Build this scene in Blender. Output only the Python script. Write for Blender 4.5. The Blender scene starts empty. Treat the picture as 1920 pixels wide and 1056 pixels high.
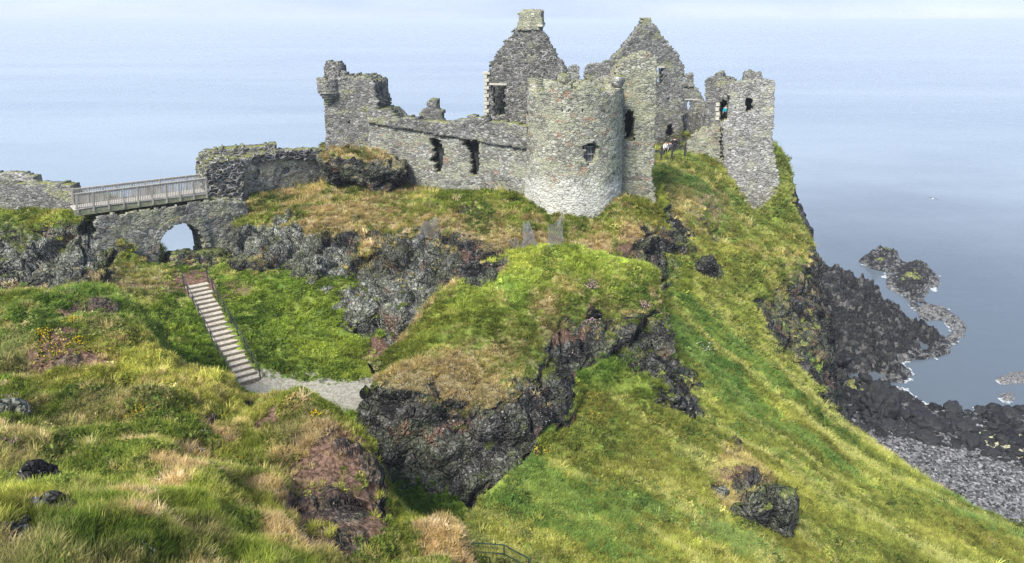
import bpy, bmesh, math, random
import numpy as np
from mathutils import Vector, Matrix
from mathutils.bvhtree import BVHTree
random.seed(7); RNG = np.random.default_rng(7)
SC = bpy.context.scene
COL = SC.collection
R = math.radians

# ------------------------------------------------------------------ camera frame
CAMH, F = 45.0, 1280.0
PITCH = math.atan(490.0/1280.0)
CS, SN = math.cos(PITCH), math.sin(PITCH)
def W(px, py, d):
    """photo direction (px,py) taken out to depth d metres -> world point"""
    b = (528-py)/F*d
    return np.array([(px-960)/F*d, d*CS+b*SN, CAMH-d*SN+b*CS])
def WZ(px, py, z):
    k = -SN+(528-py)/F*CS
    return W(px, py, (z-CAMH)/k)
def ray(px, py):
    v = W(px, py, 1.0)-np.array([0, 0, CAMH]); return v/np.linalg.norm(v)
def project(P):
    q = P-np.array([0, 0, CAMH]); d = q[..., 1]*CS-q[..., 2]*SN
    up = q[..., 1]*SN+q[..., 2]*CS
    dd = np.where(d > .1, d, .1)
    return 960+q[..., 0]/dd*F, 528-up/dd*F, d

# ------------------------------------------------------------------ numpy noise
def _h(ix, iy, iz, seed):
    with np.errstate(over='ignore'):
        n = (ix.astype(np.uint32)*np.uint32(374761393) + iy.astype(np.uint32)*np.uint32(668265263)
             + iz.astype(np.uint32)*np.uint32(2147483647) + np.uint32((seed*1274126177+12345) & 0xffffffff))
        n = (n ^ (n >> np.uint32(13)))*np.uint32(1274126177)
        n = (n ^ (n >> np.uint32(16)))*np.uint32(2246822519)
        n = n ^ (n >> np.uint32(15))
    return n.astype(np.float64)/4294967296.0
def vnoise(P, f, seed=0):
    q = np.asarray(P)*f; i = np.floor(q).astype(np.int64); t = q-i; t = t*t*(3-2*t)
    r = 0
    for dx in (0, 1):
        for dy in (0, 1):
            for dz in (0, 1):
                w = (t[:, 0] if dx else 1-t[:, 0])*(t[:, 1] if dy else 1-t[:, 1])*(t[:, 2] if dz else 1-t[:, 2])
                r = r+w*_h(i[:, 0]+dx, i[:, 1]+dy, i[:, 2]+dz, seed)
    return r*2-1
def fbm(P, f, o=4, seed=0, g=.5):
    r = 0; a = 1.0; s = 0
    for k in range(o):
        r = r+a*vnoise(P, f*2.03**k, seed+k*17); s += a; a *= g
    return r/s
def voro(P, f, seed=0):
    q = np.asarray(P)*np.asarray(f); i = np.floor(q).astype(np.int64); t = q-i
    f1 = np.full(len(q), 9.); f2 = np.full(len(q), 9.); cid = np.zeros(len(q))
    for dx in (-1, 0, 1):
        for dy in (-1, 0, 1):
            for dz in (-1, 0, 1):
                a, b, c = i[:, 0]+dx, i[:, 1]+dy, i[:, 2]+dz
                ox = dx+_h(a, b, c, seed)-t[:, 0]; oy = dy+_h(a, b, c, seed+1)-t[:, 1]; oz = dz+_h(a, b, c, seed+2)-t[:, 2]
                dd = ox*ox+oy*oy+oz*oz
                m = dd < f1
                f2 = np.where(m, f1, np.minimum(f2, dd)); cid = np.where(m, _h(a, b, c, seed+3), cid); f1 = np.where(m, dd, f1)
    return np.sqrt(f1), np.sqrt(f2), cid
def sstep(a, b, x):
    t = np.clip((x-a)/(b-a), 0, 1); return t*t*(3-2*t)
def inpoly(poly, x, y):
    poly = np.asarray(poly); n = len(poly); r = np.zeros(np.shape(x), bool)
    for k in range(n):
        x1, y1 = poly[k]; x2, y2 = poly[(k+1) % n]
        if y1 == y2: continue
        c = ((y1 > y) != (y2 > y)) & (x < (x2-x1)*(y-y1)/(y2-y1)+x1)
        r ^= c
    return r
def polydist(poly, x, y):
    """signed distance, positive inside"""
    poly = np.asarray(poly, float); n = len(poly); best = np.full(np.shape(x), 1e9)
    for k in range(n):
        a = poly[k]; b = poly[(k+1) % n]; ab = b-a
        t = np.clip(((x-a[0])*ab[0]+(y-a[1])*ab[1])/(ab@ab+1e-12), 0, 1)
        best = np.minimum(best, np.hypot(x-a[0]-t*ab[0], y-a[1]-t*ab[1]))
    return np.where(inpoly(poly, x, y), best, -best)
def tps_fit(pts, vals):
    pts = np.asarray(pts, float); n = len(pts)
    d = np.linalg.norm(pts[:, None]-pts[None], axis=2); K = np.where(d > 0, d*d*np.log(d+1e-12), 0)+np.eye(n)*1e-3*0
    A = np.zeros((n+3, n+3)); A[:n, :n] = K; A[:n, n] = 1; A[:n, n+1:] = pts; A[n, :n] = 1; A[n+1:, :n] = pts.T
    w = np.linalg.solve(A, np.concatenate([vals, [0, 0, 0]]))
    def f(q):
        dd = np.linalg.norm(q[:, None]-pts[None], axis=2)
        return np.where(dd > 0, dd*dd*np.log(dd+1e-12), 0)@w[:n]+w[n]+q@w[n+1:]
    return f

# ------------------------------------------------------------------ objects
def tag(o, label=None, cat=None, group=None, kind=None):
    if label: o['label'] = label
    if cat: o['category'] = cat
    if group: o['group'] = group
    if kind: o['kind'] = kind
    return o
def empty(name, loc=(0, 0, 0), rz=0):
    o = bpy.data.objects.new(name, None); COL.objects.link(o); o.location = [float(v) for v in loc]; o.rotation_euler = (0, 0, rz); o.empty_display_size = .3
    return o
def mk(name, V, Fc, mat, parent=None, smooth=False, attrs=None, link=True):
    """one mesh object from world-space vertices; faces as an (n,4)/(n,3) array or a list"""
    me = bpy.data.meshes.new(name)
    V = np.asarray(V, np.float32)
    if isinstance(Fc, np.ndarray):
        k = Fc.shape[1]; n = len(Fc)
        me.vertices.add(len(V)); me.vertices.foreach_set('co', V.ravel())
        me.loops.add(n*k); me.loops.foreach_set('vertex_index', Fc.astype(np.int32).ravel())
        me.polygons.add(n); me.polygons.foreach_set('loop_start', np.arange(0, n*k, k, dtype=np.int32))
        me.update(calc_edges=True); me.validate()
    else:
        me.from_pydata(V.tolist(), [], [tuple(f) for f in Fc])
    if smooth: me.polygons.foreach_set('use_smooth', np.ones(len(me.polygons), bool))
    for nm, (typ, arr) in (attrs or {}).items():
        a = me.attributes.new(nm, typ, 'POINT')
        a.data.foreach_set('vector' if typ == 'FLOAT_VECTOR' else ('color' if 'COLOR' in typ else 'value'), np.asarray(arr).ravel())
    if mat: me.materials.append(mat)
    o = bpy.data.objects.new(name, me)
    if link: COL.objects.link(o)
    if parent:
        o.parent = parent
        o.matrix_parent_inverse = (Matrix.Translation(parent.location) @ parent.rotation_euler.to_matrix().to_4x4()).inverted()
    return o
class MB:
    """collects boxes, bars and tubes into one mesh"""
    def __init__(s): s.v = []; s.f = []
    def box(s, c, size, rz=0, ax=None):
        c = np.asarray(c, float); h = np.asarray(size, float)/2
        if ax is None:
            ca, sa = math.cos(rz), math.sin(rz); ax = np.array([[ca, sa, 0], [-sa, ca, 0], [0, 0, 1]])
        n = len(s.v)
        for i in (-1, 1):
            for j in (-1, 1):
                for k in (-1, 1): s.v.append(c+ax[0]*h[0]*i+ax[1]*h[1]*j+ax[2]*h[2]*k)
        s.f += [[n+a for a in q] for q in ((0, 1, 3, 2), (4, 6, 7, 5), (0, 4, 5, 1), (2, 3, 7, 6), (0, 2, 6, 4), (1, 5, 7, 3))]
        return s
    def bar(s, a, b, w, h=None, up=(0, 0, 1)):
        a = np.asarray(a, float); b = np.asarray(b, float); h = h or w
        e = b-a; L = np.linalg.norm(e); e = e/L; u = np.asarray(up, float)
        sd = np.cross(e, u)
        if np.linalg.norm(sd) < 1e-4: sd = np.cross(e, (1, 0, 0))
        sd /= np.linalg.norm(sd); u = np.cross(sd, e)
        return s.box((a+b)/2, (L, w, h), ax=np.array([e, sd, u]))
    def tube(s, pts, r, n=8):
        pts = [np.asarray(p, float) for p in pts]; rs = r if hasattr(r, '__len__') else [r]*len(pts)
        base = len(s.v)
        for i, p in enumerate(pts):
            e = pts[min(i+1, len(pts)-1)]-pts[max(i-1, 0)]; e = e/np.linalg.norm(e)
            a = np.cross(e, (0, 0, 1));
            if np.linalg.norm(a) < .05: a = np.cross(e, (0, 1, 0))
            a /= np.linalg.norm(a); b = np.cross(e, a)
            for k in range(n):
                t = 2*math.pi*k/n; s.v.append(p+rs[i]*(a*math.cos(t)+b*math.sin(t)))
        for i in range(len(pts)-1):
            for k in range(n):
                s.f.append([base+i*n+k, base+i*n+(k+1) % n, base+(i+1)*n+(k+1) % n, base+(i+1)*n+k])
        s.f.append([base+k for k in range(n)][::-1]); s.f.append([base+(len(pts)-1)*n+k for k in range(n)])
        return s
    def build(s, name, mat, parent=None, smooth=False): return mk(name, np.array(s.v), s.f, mat, parent, smooth)

# ------------------------------------------------------------------ materials
class NT:
    def __init__(s, name):
        s.m = bpy.data.materials.new(name); s.m.use_nodes = True; s.t = s.m.node_tree; s.t.nodes.clear()
        s.out = s.n('ShaderNodeOutputMaterial')
    def n(s, typ, **kw):
        x = s.t.nodes.new(typ)
        for k, v in kw.items(): setattr(x, k, v)
        return x
    def l(s, a, b): s.t.links.new(a, b)
    def set(s, sock, v):
        if hasattr(v, 'is_linked') or hasattr(v, 'links'): s.l(v, sock)
        else: sock.default_value = v
    def pos(s, scale=(1, 1, 1)):
        tc = s.n('ShaderNodeTexCoord'); mp = s.n('ShaderNodeMapping'); s.l(tc.outputs['Object'], mp.inputs[0]); mp.inputs['Scale'].default_value = scale
        return mp.outputs[0]
    def noise(s, vec, scale, detail=4, rough=.55, dist=0):
        x = s.n('ShaderNodeTexNoise'); s.l(vec, x.inputs['Vector']); x.inputs['Scale'].default_value = scale; x.inputs['Detail'].default_value = detail
        x.inputs['Roughness'].default_value = rough; x.inputs['Distortion'].default_value = dist
        return x.outputs['Fac']
    def noisec(s, vec, scale, detail=2):
        x = s.n('ShaderNodeTexNoise'); s.l(vec, x.inputs['Vector']); x.inputs['Scale'].default_value = scale; x.inputs['Detail'].default_value = detail
        return x.outputs['Color']
    def voro(s, vec, scale, feature='F1'):
        x = s.n('ShaderNodeTexVoronoi', feature=feature); s.l(vec, x.inputs['Vector']); x.inputs['Scale'].default_value = scale
        return x
    def ramp(s, fac, stops, interp='LINEAR'):
        x = s.n('ShaderNodeValToRGB'); s.l(fac, x.inputs[0]); cr = x.color_ramp; cr.interpolation = interp
        while len(cr.elements) < len(stops): cr.elements.new(.5)
        for e, (p, c) in zip(cr.elements, stops):
            e.position = p; e.color = (c, c, c, 1) if not hasattr(c, '__len__') else (*c, 1)
        return x.outputs[0]
    def mix(s, fac, a, b, blend='MIX'):
        x = s.n('ShaderNodeMix', data_type='RGBA', blend_type=blend)
        s.set(x.inputs[0], fac)
        for sock, v in ((x.inputs[6], a), (x.inputs[7], b)):
            if isinstance(v, tuple): sock.default_value = (*v, 1)
            else: s.l(v, sock)
        return x.outputs[2]
    def math(s, op, a, b=None, c=None, clamp=False):
        x = s.n('ShaderNodeMath', operation=op, use_clamp=clamp); s.set(x.inputs[0], a)
        if b is not None: s.set(x.inputs[1], b)
        if c is not None: s.set(x.inputs[2], c)
        return x.outputs[0]
    def attr(s, name, typ='GEOMETRY'):
        x = s.n('ShaderNodeAttribute', attribute_name=name, attribute_type=typ); return x
    def thr(s, v, lo, hi):
        x = s.n('ShaderNodeMapRange', interpolation_type='SMOOTHSTEP'); s.set(x.inputs[0], v); x.inputs[1].default_value = lo; x.inputs[2].default_value = hi
        return x.outputs[0]
    def vadd(s, a, b, k):
        x = s.n('ShaderNodeVectorMath', operation='MULTIPLY_ADD'); s.l(b, x.inputs[0]); x.inputs[1].default_value = (k, k, k); s.l(a, x.inputs[2]); return x.outputs[0]
    def bump(s, h, strength, dist, nrm=None):
        x = s.n('ShaderNodeBump'); s.l(h, x.inputs['Height']); x.inputs['Strength'].default_value = strength; x.inputs['Distance'].default_value = dist
        if nrm is not None: s.l(nrm, x.inputs['Normal'])
        return x.outputs[0]
    def bsdf(s, col, rough=.9, nrm=None, spec=.2, metallic=0):
        x = s.n('ShaderNodeBsdfPrincipled'); s.set(x.inputs['Base Color'], (*col, 1) if isinstance(col, tuple) else col); s.set(x.inputs['Roughness'], rough)
        x.inputs['Specular IOR Level'].default_value = spec; x.inputs['Metallic'].default_value = metallic
        if nrm is not None: s.l(nrm, x.inputs['Normal'])
        s.l(x.outputs[0], s.out.inputs[0]); return x

def stone_mat(name, dark, mid, light, mortar, scale=2.6, mortar_w=.07, lichen=.35, lich_col=(.36, .38, .2), white=None, red=.0, bump=.6):
    t = NT(name)
    p = t.pos((1, 1, 1.75))
    wv = t.vadd(t.vadd(p, t.noisec(p, 2.2), .26), t.noisec(p, .5), .9)
    v = t.voro(wv, scale); e = t.voro(wv, scale, 'DISTANCE_TO_EDGE')
    sep = t.n('ShaderNodeSeparateColor'); t.l(v.outputs['Color'], sep.inputs[0])
    cv = sep.outputs[0]
    col = t.ramp(cv, [(0, tuple(.45*a+.55*b for a, b in zip(dark, mid))), (.3, tuple(.15*a+.85*b for a, b in zip(dark, mid))), (.72, tuple(.8*a+.2*b for a, b in zip(mid, light))), (1, tuple(.35*a+.65*b for a, b in zip(mid, light)))])
    col = t.mix(t.thr(sep.outputs[1], .6, .95), col, tuple(m*.55 for m in mid))
    fine = t.noise(p, 9, 5, .7)
    col = t.mix(.5, col, t.ramp(fine, [(.3, .45), (.5, .9), (.7, 1.25)]), 'MULTIPLY')
    pb = t.noise(p, .35, 5, .65); col = t.mix(1.0, col, t.ramp(pb, [(.3, .9), (.5, 1.25), (.68, 1.6)]), 'MULTIPLY')
    edge = t.math('SUBTRACT', 1.0, t.thr(t.math('ADD', e.outputs['Distance'], t.math('MULTIPLY', t.math('SUBTRACT', fine, .5), .1)), mortar_w*.35, mortar_w*1.3))
    mn = t.noise(p, .9, 4, .6)
    mort = t.mix(t.thr(t.noise(p, 1.7, 3), .42, .6), mortar, tuple(m*.28 for m in mortar))
    col = t.mix(t.math('MULTIPLY', edge, .85), col, mort)
    ln = t.noise(p, .55, 6, .68); ls = t.noise(p, 5.5, 4, .7)
    lm = t.math('MULTIPLY', t.thr(t.math('ADD', ln, t.math('MULTIPLY', ls, .45)), .86-lichen*.5, .98-lichen*.5), .75)
    col = t.mix(lm, col, t.mix(t.thr(ls, .4, .6), tuple(c*.7 for c in lich_col), lich_col))
    if red:
        rm = t.math('MULTIPLY', t.thr(t.noise(t.pos((1, 1, 2.2)), .8, 5, .7), .57, .66), red)
        col = t.mix(rm, col, (.33, .19, .13))
    if white:
        z0, z1, wc = white
        sx = t.n('ShaderNodeSeparateXYZ'); tc = t.n('ShaderNodeTexCoord'); t.l(tc.outputs['Object'], sx.inputs[0])
        zz = t.math('ADD', sx.outputs[2], t.math('ADD', t.math('MULTIPLY', t.math('SUBTRACT', t.noise(p, .5, 6, .7), .5), 8.0), t.math('MULTIPLY', t.math('SUBTRACT', fine, .5), 2.5)))
        wm = t.math('SUBTRACT', 1.0, t.thr(zz, z0, z1))
        wm = t.math('MULTIPLY', wm, t.thr(t.math('ADD', ls, t.math('MULTIPLY', e.outputs['Distance'], .8)), .42, .58))
        col = t.mix(t.math('MULTIPLY', wm, .8), col, wc)
    col = t.mix(1.0, col, (.94, .93, .89), 'MULTIPLY')
    g = t.n('ShaderNodeNewGeometry'); sg = t.n('ShaderNodeSeparateXYZ'); t.l(g.outputs['True Normal'], sg.inputs[0])
    moss = t.math('MULTIPLY', t.thr(sg.outputs[2], .5, .8), t.thr(t.noise(p, 1.3, 4), .4, .52))
    col = t.mix(moss, col, t.mix(t.thr(ls, .4, .6), (.10, .12, .03), (.22, .22, .07)))
    h = t.math('ADD', t.math('MULTIPLY', t.thr(e.outputs['Distance'], 0, .16), 1.0), t.math('MULTIPLY', fine, .8))
    h = t.math('ADD', h, t.math('MULTIPLY', cv, .5))
    t.bsdf(col, .93, t.bump(h, bump, .09), .1)
    return t.m

def terrain_mat():
    t = NT('turf_and_basalt')
    p = t.pos()
    rock, dry, soil, path = (t.attr(a).outputs['Fac'] for a in ('rock', 'dry', 'soil', 'path'))
    n_big = t.noise(p, .22, 4, .6); n_mid = t.noise(p, 1.1, 5, .65); n_fine = t.noise(p, 6, 5, .75); n_vf = t.noise(p, 22, 3, .7)
    # grass
    g = t.ramp(n_mid, [(.25, (.05, .075, .014)), (.45, (.12, .165, .028)), (.6, (.20, .25, .045)), (.78, (.30, .33, .09))])
    g = t.mix(.65, g, t.ramp(n_fine, [(.28, .3), (.5, .95), (.72, 1.7)]), 'MULTIPLY')
    g = t.mix(.35, g, t.ramp(n_vf, [(.3, .4), (.7, 1.6)]), 'MULTIPLY')
    g = t.mix(t.math('MULTIPLY', t.thr(n_big, .52, .66), .4), g, (.06, .15, .03))
    dm = t.thr(t.math('ADD', dry, t.math('MULTIPLY', t.math('SUBTRACT', t.math('ADD', n_mid, t.math('MULTIPLY', n_fine, .5)), .75), 1.7)), .35, .62)
    dc = t.mix(t.thr(n_fine, .35, .65), (.24, .17, .07), (.50, .40, .22))
    dc = t.mix(t.thr(n_vf, .45, .6), dc, (.13, .09, .05))
    g = t.mix(t.math('MULTIPLY', dm, .85), g, dc)
    # bare earth
    sm = t.thr(t.math('ADD', soil, t.math('MULTIPLY', t.math('SUBTRACT', n_fine, .5), 1.6)), .4, .6)
    sc = t.mix(t.thr(n_fine, .4, .62), (.06, .035, .022), (.21, .135, .095))
    g = t.mix(sm, g, sc)
    # gravel path
    pm = t.thr(t.math('ADD', path, t.math('MULTIPLY', t.math('SUBTRACT', t.math('ADD', n_mid, t.math('MULTIPLY', n_fine, .4)), .7), 1.5)), .40, .56)
    pc = t.mix(t.thr(n_fine, .38, .62), (.20, .185, .14), (.34, .325, .27))
    g = t.mix(pm, g, pc)
    # basalt
    pw = t.vadd(p, t.noisec(p, 1.1, 3), .6)
    v = t.voro(pw, 1.5); e = t.voro(pw, 1.5, 'DISTANCE_TO_EDGE'); e2 = t.voro(pw, 4.2, 'DISTANCE_TO_EDGE'); v2 = t.voro(pw, 4.2)
    sep = t.n('ShaderNodeSeparateColor'); t.l(v.outputs['Color'], sep.inputs[0])
    sep2 = t.n('ShaderNodeSeparateColor'); t.l(v2.outputs['Color'], sep2.inputs[0])
    pale = t.attr('pale').outputs['Fac']
    rd = t.ramp(t.math('ADD', t.math('MULTIPLY', sep.outputs[0], .55), t.math('MULTIPLY', sep2.outputs[0], .45)), [(.1, (.012, .0115, .012)), (.45, (.041, .040, .038)), (.72, (.088, .085, .078)), (.95, (.17, .165, .15))])
    rp = t.ramp(t.math('ADD', t.math('MULTIPLY', sep.outputs[0], .5), t.math('MULTIPLY', sep2.outputs[0], .5)), [(.1, (.045, .045, .04)), (.38, (.155, .16, .135)), (.65, (.27, .275, .23)), (.95, (.42, .42, .365))])
    rc = t.mix(t.thr(t.math('ADD', pale, t.math('SUBTRACT', n_big, .5)), .3, .7), rd, rp)
    rc = t.mix(.7, rc, t.ramp(n_fine, [(.3, .35), (.5, .95), (.7, 1.8)]), 'MULTIPLY')
    crack = t.math('SUBTRACT', 1.0, t.thr(t.math('MINIMUM', e.outputs['Distance'], t.math('MULTIPLY', e2.outputs['Distance'], 1.4)), .0, .07))
    rc = t.mix(t.math('MULTIPLY', crack, .62), rc, (.006, .006, .007))
    moss = t.thr(t.noise(p, .5, 5, .72), .46, .62)
    gg = t.n('ShaderNodeNewGeometry'); sg = t.n('ShaderNodeSeparateXYZ'); t.l(gg.outputs['Normal'], sg.inputs[0])
    rc = t.mix(t.math('MULTIPLY', moss, .62), rc, t.mix(t.thr(n_fine, .38, .62), (.05, .058, .03), (.20, .21, .14)))
    redm = t.math('MULTIPLY', t.thr(t.noise(p, .55, 4, .6), .57, .66), .7)
    rc = t.mix(redm, rc, t.mix(n_fine, (.08, .04, .025), (.26, .16, .11)))
    lich = t.math('MULTIPLY', t.thr(t.noise(p, 7.5, 3, .6), .64, .68), t.thr(t.noise(p, .7, 3), .42, .56))
    rc = t.mix(t.math('MULTIPLY', lich, .85), rc, (.52, .52, .48))
    up = t.math('MULTIPLY', t.thr(sg.outputs[2], .45, .8), t.thr(t.math('ADD', n_mid, t.math('MULTIPLY', n_fine, .3)), .5, .75))
    rm = t.thr(t.math('ADD', rock, t.math('MULTIPLY', t.math('SUBTRACT', t.math('ADD', n_mid, t.math('MULTIPLY', n_fine, .4)), .7), .9)), .4, .56)
    ledge = t.math('MULTIPLY', up, t.math('SUBTRACT', 1.0, t.attr('bare').outputs['Fac']))
    rm = t.math('MULTIPLY', rm, t.math('SUBTRACT', 1.0, t.math('MULTIPLY', ledge, .7)))
    col = t.mix(rm, g, rc)
    h = t.math('ADD', t.math('MULTIPLY', n_fine, .5), t.math('MULTIPLY', n_vf, .22))
    h = t.math('ADD', h, t.math('MULTIPLY', rm, t.math('ADD', t.thr(e2.outputs['Distance'], 0, .2), t.math('MULTIPLY', t.thr(e.outputs['Distance'], 0, .15), 1.5))))
    t.bsdf(col, .95, t.bump(h, .9, .16), .08)
    return t.m
def simple(name, c1, c2, scale=6, rough=.8, spec=.2, metallic=0, bump=.3, sc=(1, 1, 1)):
    t = NT(name); p = t.pos(sc); n = t.noise(p, scale, 5, .65)
    t.bsdf(t.mix(t.thr(n, .35, .65), c1, c2), rough, t.bump(n, bump, .02), spec, metallic); return t.m
def leaf_mat(name, attr=None, col=None, trans=.3):
    t = NT(name)
    if attr: c = t.attr(attr, 'INSTANCER').outputs['Color']
    else:
        oi = t.n('ShaderNodeObjectInfo'); c = t.mix(t.noise(t.pos(), 14, 2), tuple(.7*x for x in col), tuple(1.25*x for x in col))
    d = t.n('ShaderNodeBsdfDiffuse'); tr = t.n('ShaderNodeBsdfTranslucent'); mx = t.n('ShaderNodeMixShader'); mx.inputs[0].default_value = trans
    t.l(c, d.inputs[0]); t.l(c, tr.inputs[0]); t.l(d.outputs[0], mx.inputs[1]); t.l(tr.outputs[0], mx.inputs[2]); t.l(mx.outputs[0], t.out.inputs[0]); return t.m

M = {}
M['terrain'] = terrain_mat()
G_ = (.5, .49, .46)
M['grey'] = stone_mat('grey_rubble', (.06, .06, .062), (.19, .188, .18), (.36, .355, .34), (.13, .128, .12), 2.9, .07, .22, (.34, .35, .2))
M['dark'] = stone_mat('dark_rubble', (.03, .03, .032), (.085, .083, .082), (.19, .185, .18), (.46, .45, .42), 2.8, .085, .15, (.30, .31, .17))
M['lichen'] = stone_mat('lichen_rubble', (.075, .077, .068), (.245, .245, .205), (.43, .43, .37), (.13, .13, .115), 3.1, .06, .36, (.40, .41, .28), None, .6)
M['white'] = stone_mat('whitened_rubble', (.075, .077, .068), (.26, .26, .22), (.44, .44, .385), (.13, .13, .115), 3.1, .06, .36, (.40, .41, .29), (32.2, 34.4, (.58, .58, .545)), .8)
M['curtain'] = stone_mat('curtain_rubble', (.075, .077, .07), (.235, .235, .215), (.42, .42, .39), (.14, .14, .125), 3.2, .06, .3, (.38, .39, .28), None, .7)
M['pale'] = stone_mat('pale_rubble', (.12, .12, .12), (.30, .295, .285), (.5, .49, .47), (.13, .128, .12), 2.9, .06, .2, (.4, .41, .28))
M['blackstone'] = stone_mat('black_masonry', (.022, .022, .024), (.06, .059, .06), (.15, .148, .145), (.58, .57, .54), 2.0, .08, .1, (.3, .31, .2))
M['bridge_stone'] = stone_mat('bridge_rubble', (.07, .07, .066), (.24, .237, .215), (.43, .425, .39), (.12, .12, .11), 3.0, .06, .3, (.42, .43, .29), None, .4)
M['sandstone'] = simple('sandstone', (.36, .35, .28), (.52, .50, .42), 5)
M['wood'] = simple('weathered_wood', (.31, .285, .24), (.45, .42, .36), 9, sc=(1, 1, .3))
M['beam'] = simple('mossy_beam', (.20, .21, .12), (.34, .33, .22), 5)
M['tread'] = simple('stair_earth', (.30, .265, .205), (.46, .42, .34), 7, .95)
M['sleeper'] = simple('sleeper_wood', (.14, .12, .09), (.26, .225, .175), 9)
M['iron'] = simple('dark_iron', (.018, .02, .02), (.04, .042, .04), 12, .6, .4)
M['greeniron'] = simple('green_iron', (.012, .035, .024), (.03, .06, .042), 12, .5, .4)
M['mesh'] = simple('galvanised_wire', (.13, .135, .14), (.22, .225, .23), 12, .5, .4)
M['grille'] = simple('grey_grille', (.20, .20, .20), (.34, .34, .33), 12, .6, .3)
M['dark_void'] = simple('dark_interior_shade', (.02, .02, .021), (.05, .05, .05), 3)  # near-black colour stands in for shade inside the openings

# ------------------------------------------------------------------ lofts (landforms)
CH = ('rock', 'dry', 'soil', 'path', 'pale')
def cr_eval(C, t):
    n = len(C); i = np.clip(np.floor(t).astype(int), 0, n-2); f = (t-i)
    sh = (len(t),)+(1,)*(C.ndim-1); f = f.reshape(sh)
    p1 = C[i]; p2 = C[i+1]
    p0 = np.where((i > 0).reshape(sh), C[np.maximum(i-1, 0)], 2*p1-p2); p3 = np.where((i < n-2).reshape(sh), C[np.minimum(i+2, n-1)], 2*p2-p1)
    k = .42
    m1 = (p2-p0)*k; m2 = (p3-p1)*k
    f2 = f*f; f3 = f2*f
    return (2*f3-3*f2+1)*p1+(f3-2*f2+f)*m1+(-2*f3+3*f2)*p2+(f3-f2)*m2
def par(C, axis, res, cap=400):
    D = np.linalg.norm(np.diff(C[..., :3], axis=axis), axis=2); L = D.max(axis=1-axis) if axis == 0 else D.max(axis=0)
    ts = []
    for i, l in enumerate(L):
        n = int(min(max(2, math.ceil(l/res)), cap)); ts.append(i+np.arange(n)/n)
    ts.append(np.array([len(L)])); return np.concatenate(ts)
def loft(C, res):
    ta = par(C, 0, res); tb = par(C, 1, res)
    X = cr_eval(C, ta); X = np.swapaxes(cr_eval(np.swapaxes(X, 0, 1), tb), 0, 1)
    return X
def rowpts(row, default=(0, 0, 0, 0, 0)):
    out = []
    for p in row:
        p = list(p); a = p[3:] + list(default)[len(p)-3:]
        if isinstance(p[0], str):  # never
            pass
        out.append(np.concatenate([W(*p[:3]), a]))
    return out
def off(pts, dx, dy, dz, **kw):
    out = []
    for p in pts:
        q = p.copy(); q[:3] += (dx, dy, dz)
        for k, v in kw.items(): q[3+CH.index(k)] = v
        out.append(q)
    return out
def zset(pts, z):
    out = []
    for p in pts:
        q = p.copy(); q[2] = z; out.append(q)
    return out

LAND = {}
# --- castle crag: rubble slope under the walls and the cliff below it
r2 = rowpts([(440, 400, 53.6, .1, .5), (560, 350, 57.5, 0, .7), (650, 318, 60, 0, .5), (745, 345, 57.8, 0, .6), (830, 350, 56.2, 0, .3), (930, 350, 55.2, 0, .3), (985, 372, 53.0, 0, .4), (1075, 432, 50.8, .1, .5), (1165, 362, 54.3, 0, .4), (1222, 412, 55.0, 0, .3), (1262, 412, 56.6, 0, .2)])
for q in r2: q[2] -= .8; q[4] *= .8
r3 = rowpts([(445, 420, 52.6, .6, .3, 0, 0, .7), (560, 395, 54.3, 0, .7), (650, 385, 55.5, 0, .8), (745, 395, 54.4, 0, .7), (830, 390, 53.8, 0, .6), (930, 405, 52.3, 0, .5), (985, 420, 51.2, 0, .5), (1075, 455, 49.6, .1, .5), (1165, 425, 51.5, .1, .5, .2), (1226, 425, 53.5, .2, .4), (1268, 430, 55, .3, .2)])
for q in r3: q[4] *= .75
r4 = rowpts([(450, 440, 51.5, 1, .3, 0, 0, .9), (560, 440, 51.8, .8, .6, 0, 0, .6), (650, 445, 52.2, .62, .7), (740, 448, 51.2, .7, .5), (830, 440, 51.2, .68, .6), (935, 465, 49.8, .5, .7), (1000, 472, 48.9, .1, .7), (1075, 475, 48.4, .2, .6, .3), (1165, 480, 48.9, .4, .5, .4), (1236, 455, 52.4, .8, .3), (1285, 455, 54.5, .7, .2)])
r5 = rowpts([(440, 475, 50.2, .95, .3, 0, 0, .7), (560, 480, 50, 1, .4, 0, 0, .5), (650, 510, 50, .9, .3, 0, 0, .4), (740, 530, 48.6, 1, .3, 0, 0, .6), (830, 520, 48.6, 1, .3, 0, 0, .4), (935, 520, 47.6, 1, .4, .2), (1000, 520, 47, .7, .7), (1075, 515, 46.8, .5, .6), (1165, 520, 47.2, .6, .5, .3), (1240, 510, 50, .8, .3), (1290, 500, 53, .3, .2)])
r6 = rowpts([(430, 512, 48.9, .7, .5, 0, 0, .3), (560, 515, 48.8, .8, .5, 0, 0, .4), (640, 592, 46.6, 1, 0, 0, 0, .9), (725, 640, 44.9, 1, 0, 0, 0, .8), (830, 625, 45, 1, 0, 0, 0, .3), (930, 575, 46.3, 1), (1000, 560, 46.2, .8), (1075, 550, 46.2, .6), (1165, 560, 46.4, .6), (1250, 565, 48.6, .5), (1300, 560, 51, .3)])
r7 = off(r6, 0, -1.2, -4, rock=1)
r1 = zset(off(r2, 0, 4, 0), 31.4); r1b = zset(off(r2, 0, 12, 0), 31.6); r0 = zset(off(r2, 2, 30, 0), 31.2); rb = zset(off(r2, 2, 36, 0, rock=1), 14); rbb = zset(off(r2, 2, 42, 0, rock=1), -2)
for rr in (r1, r1b, r0, rb, rbb): rr[-1][2] -= .6
# left end tucks behind the gate walls
LAND['castle_crag'] = np.array([rbb, rb, r0, r1b, r1, r2, r3, r4, r5, r6, r7])
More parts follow.
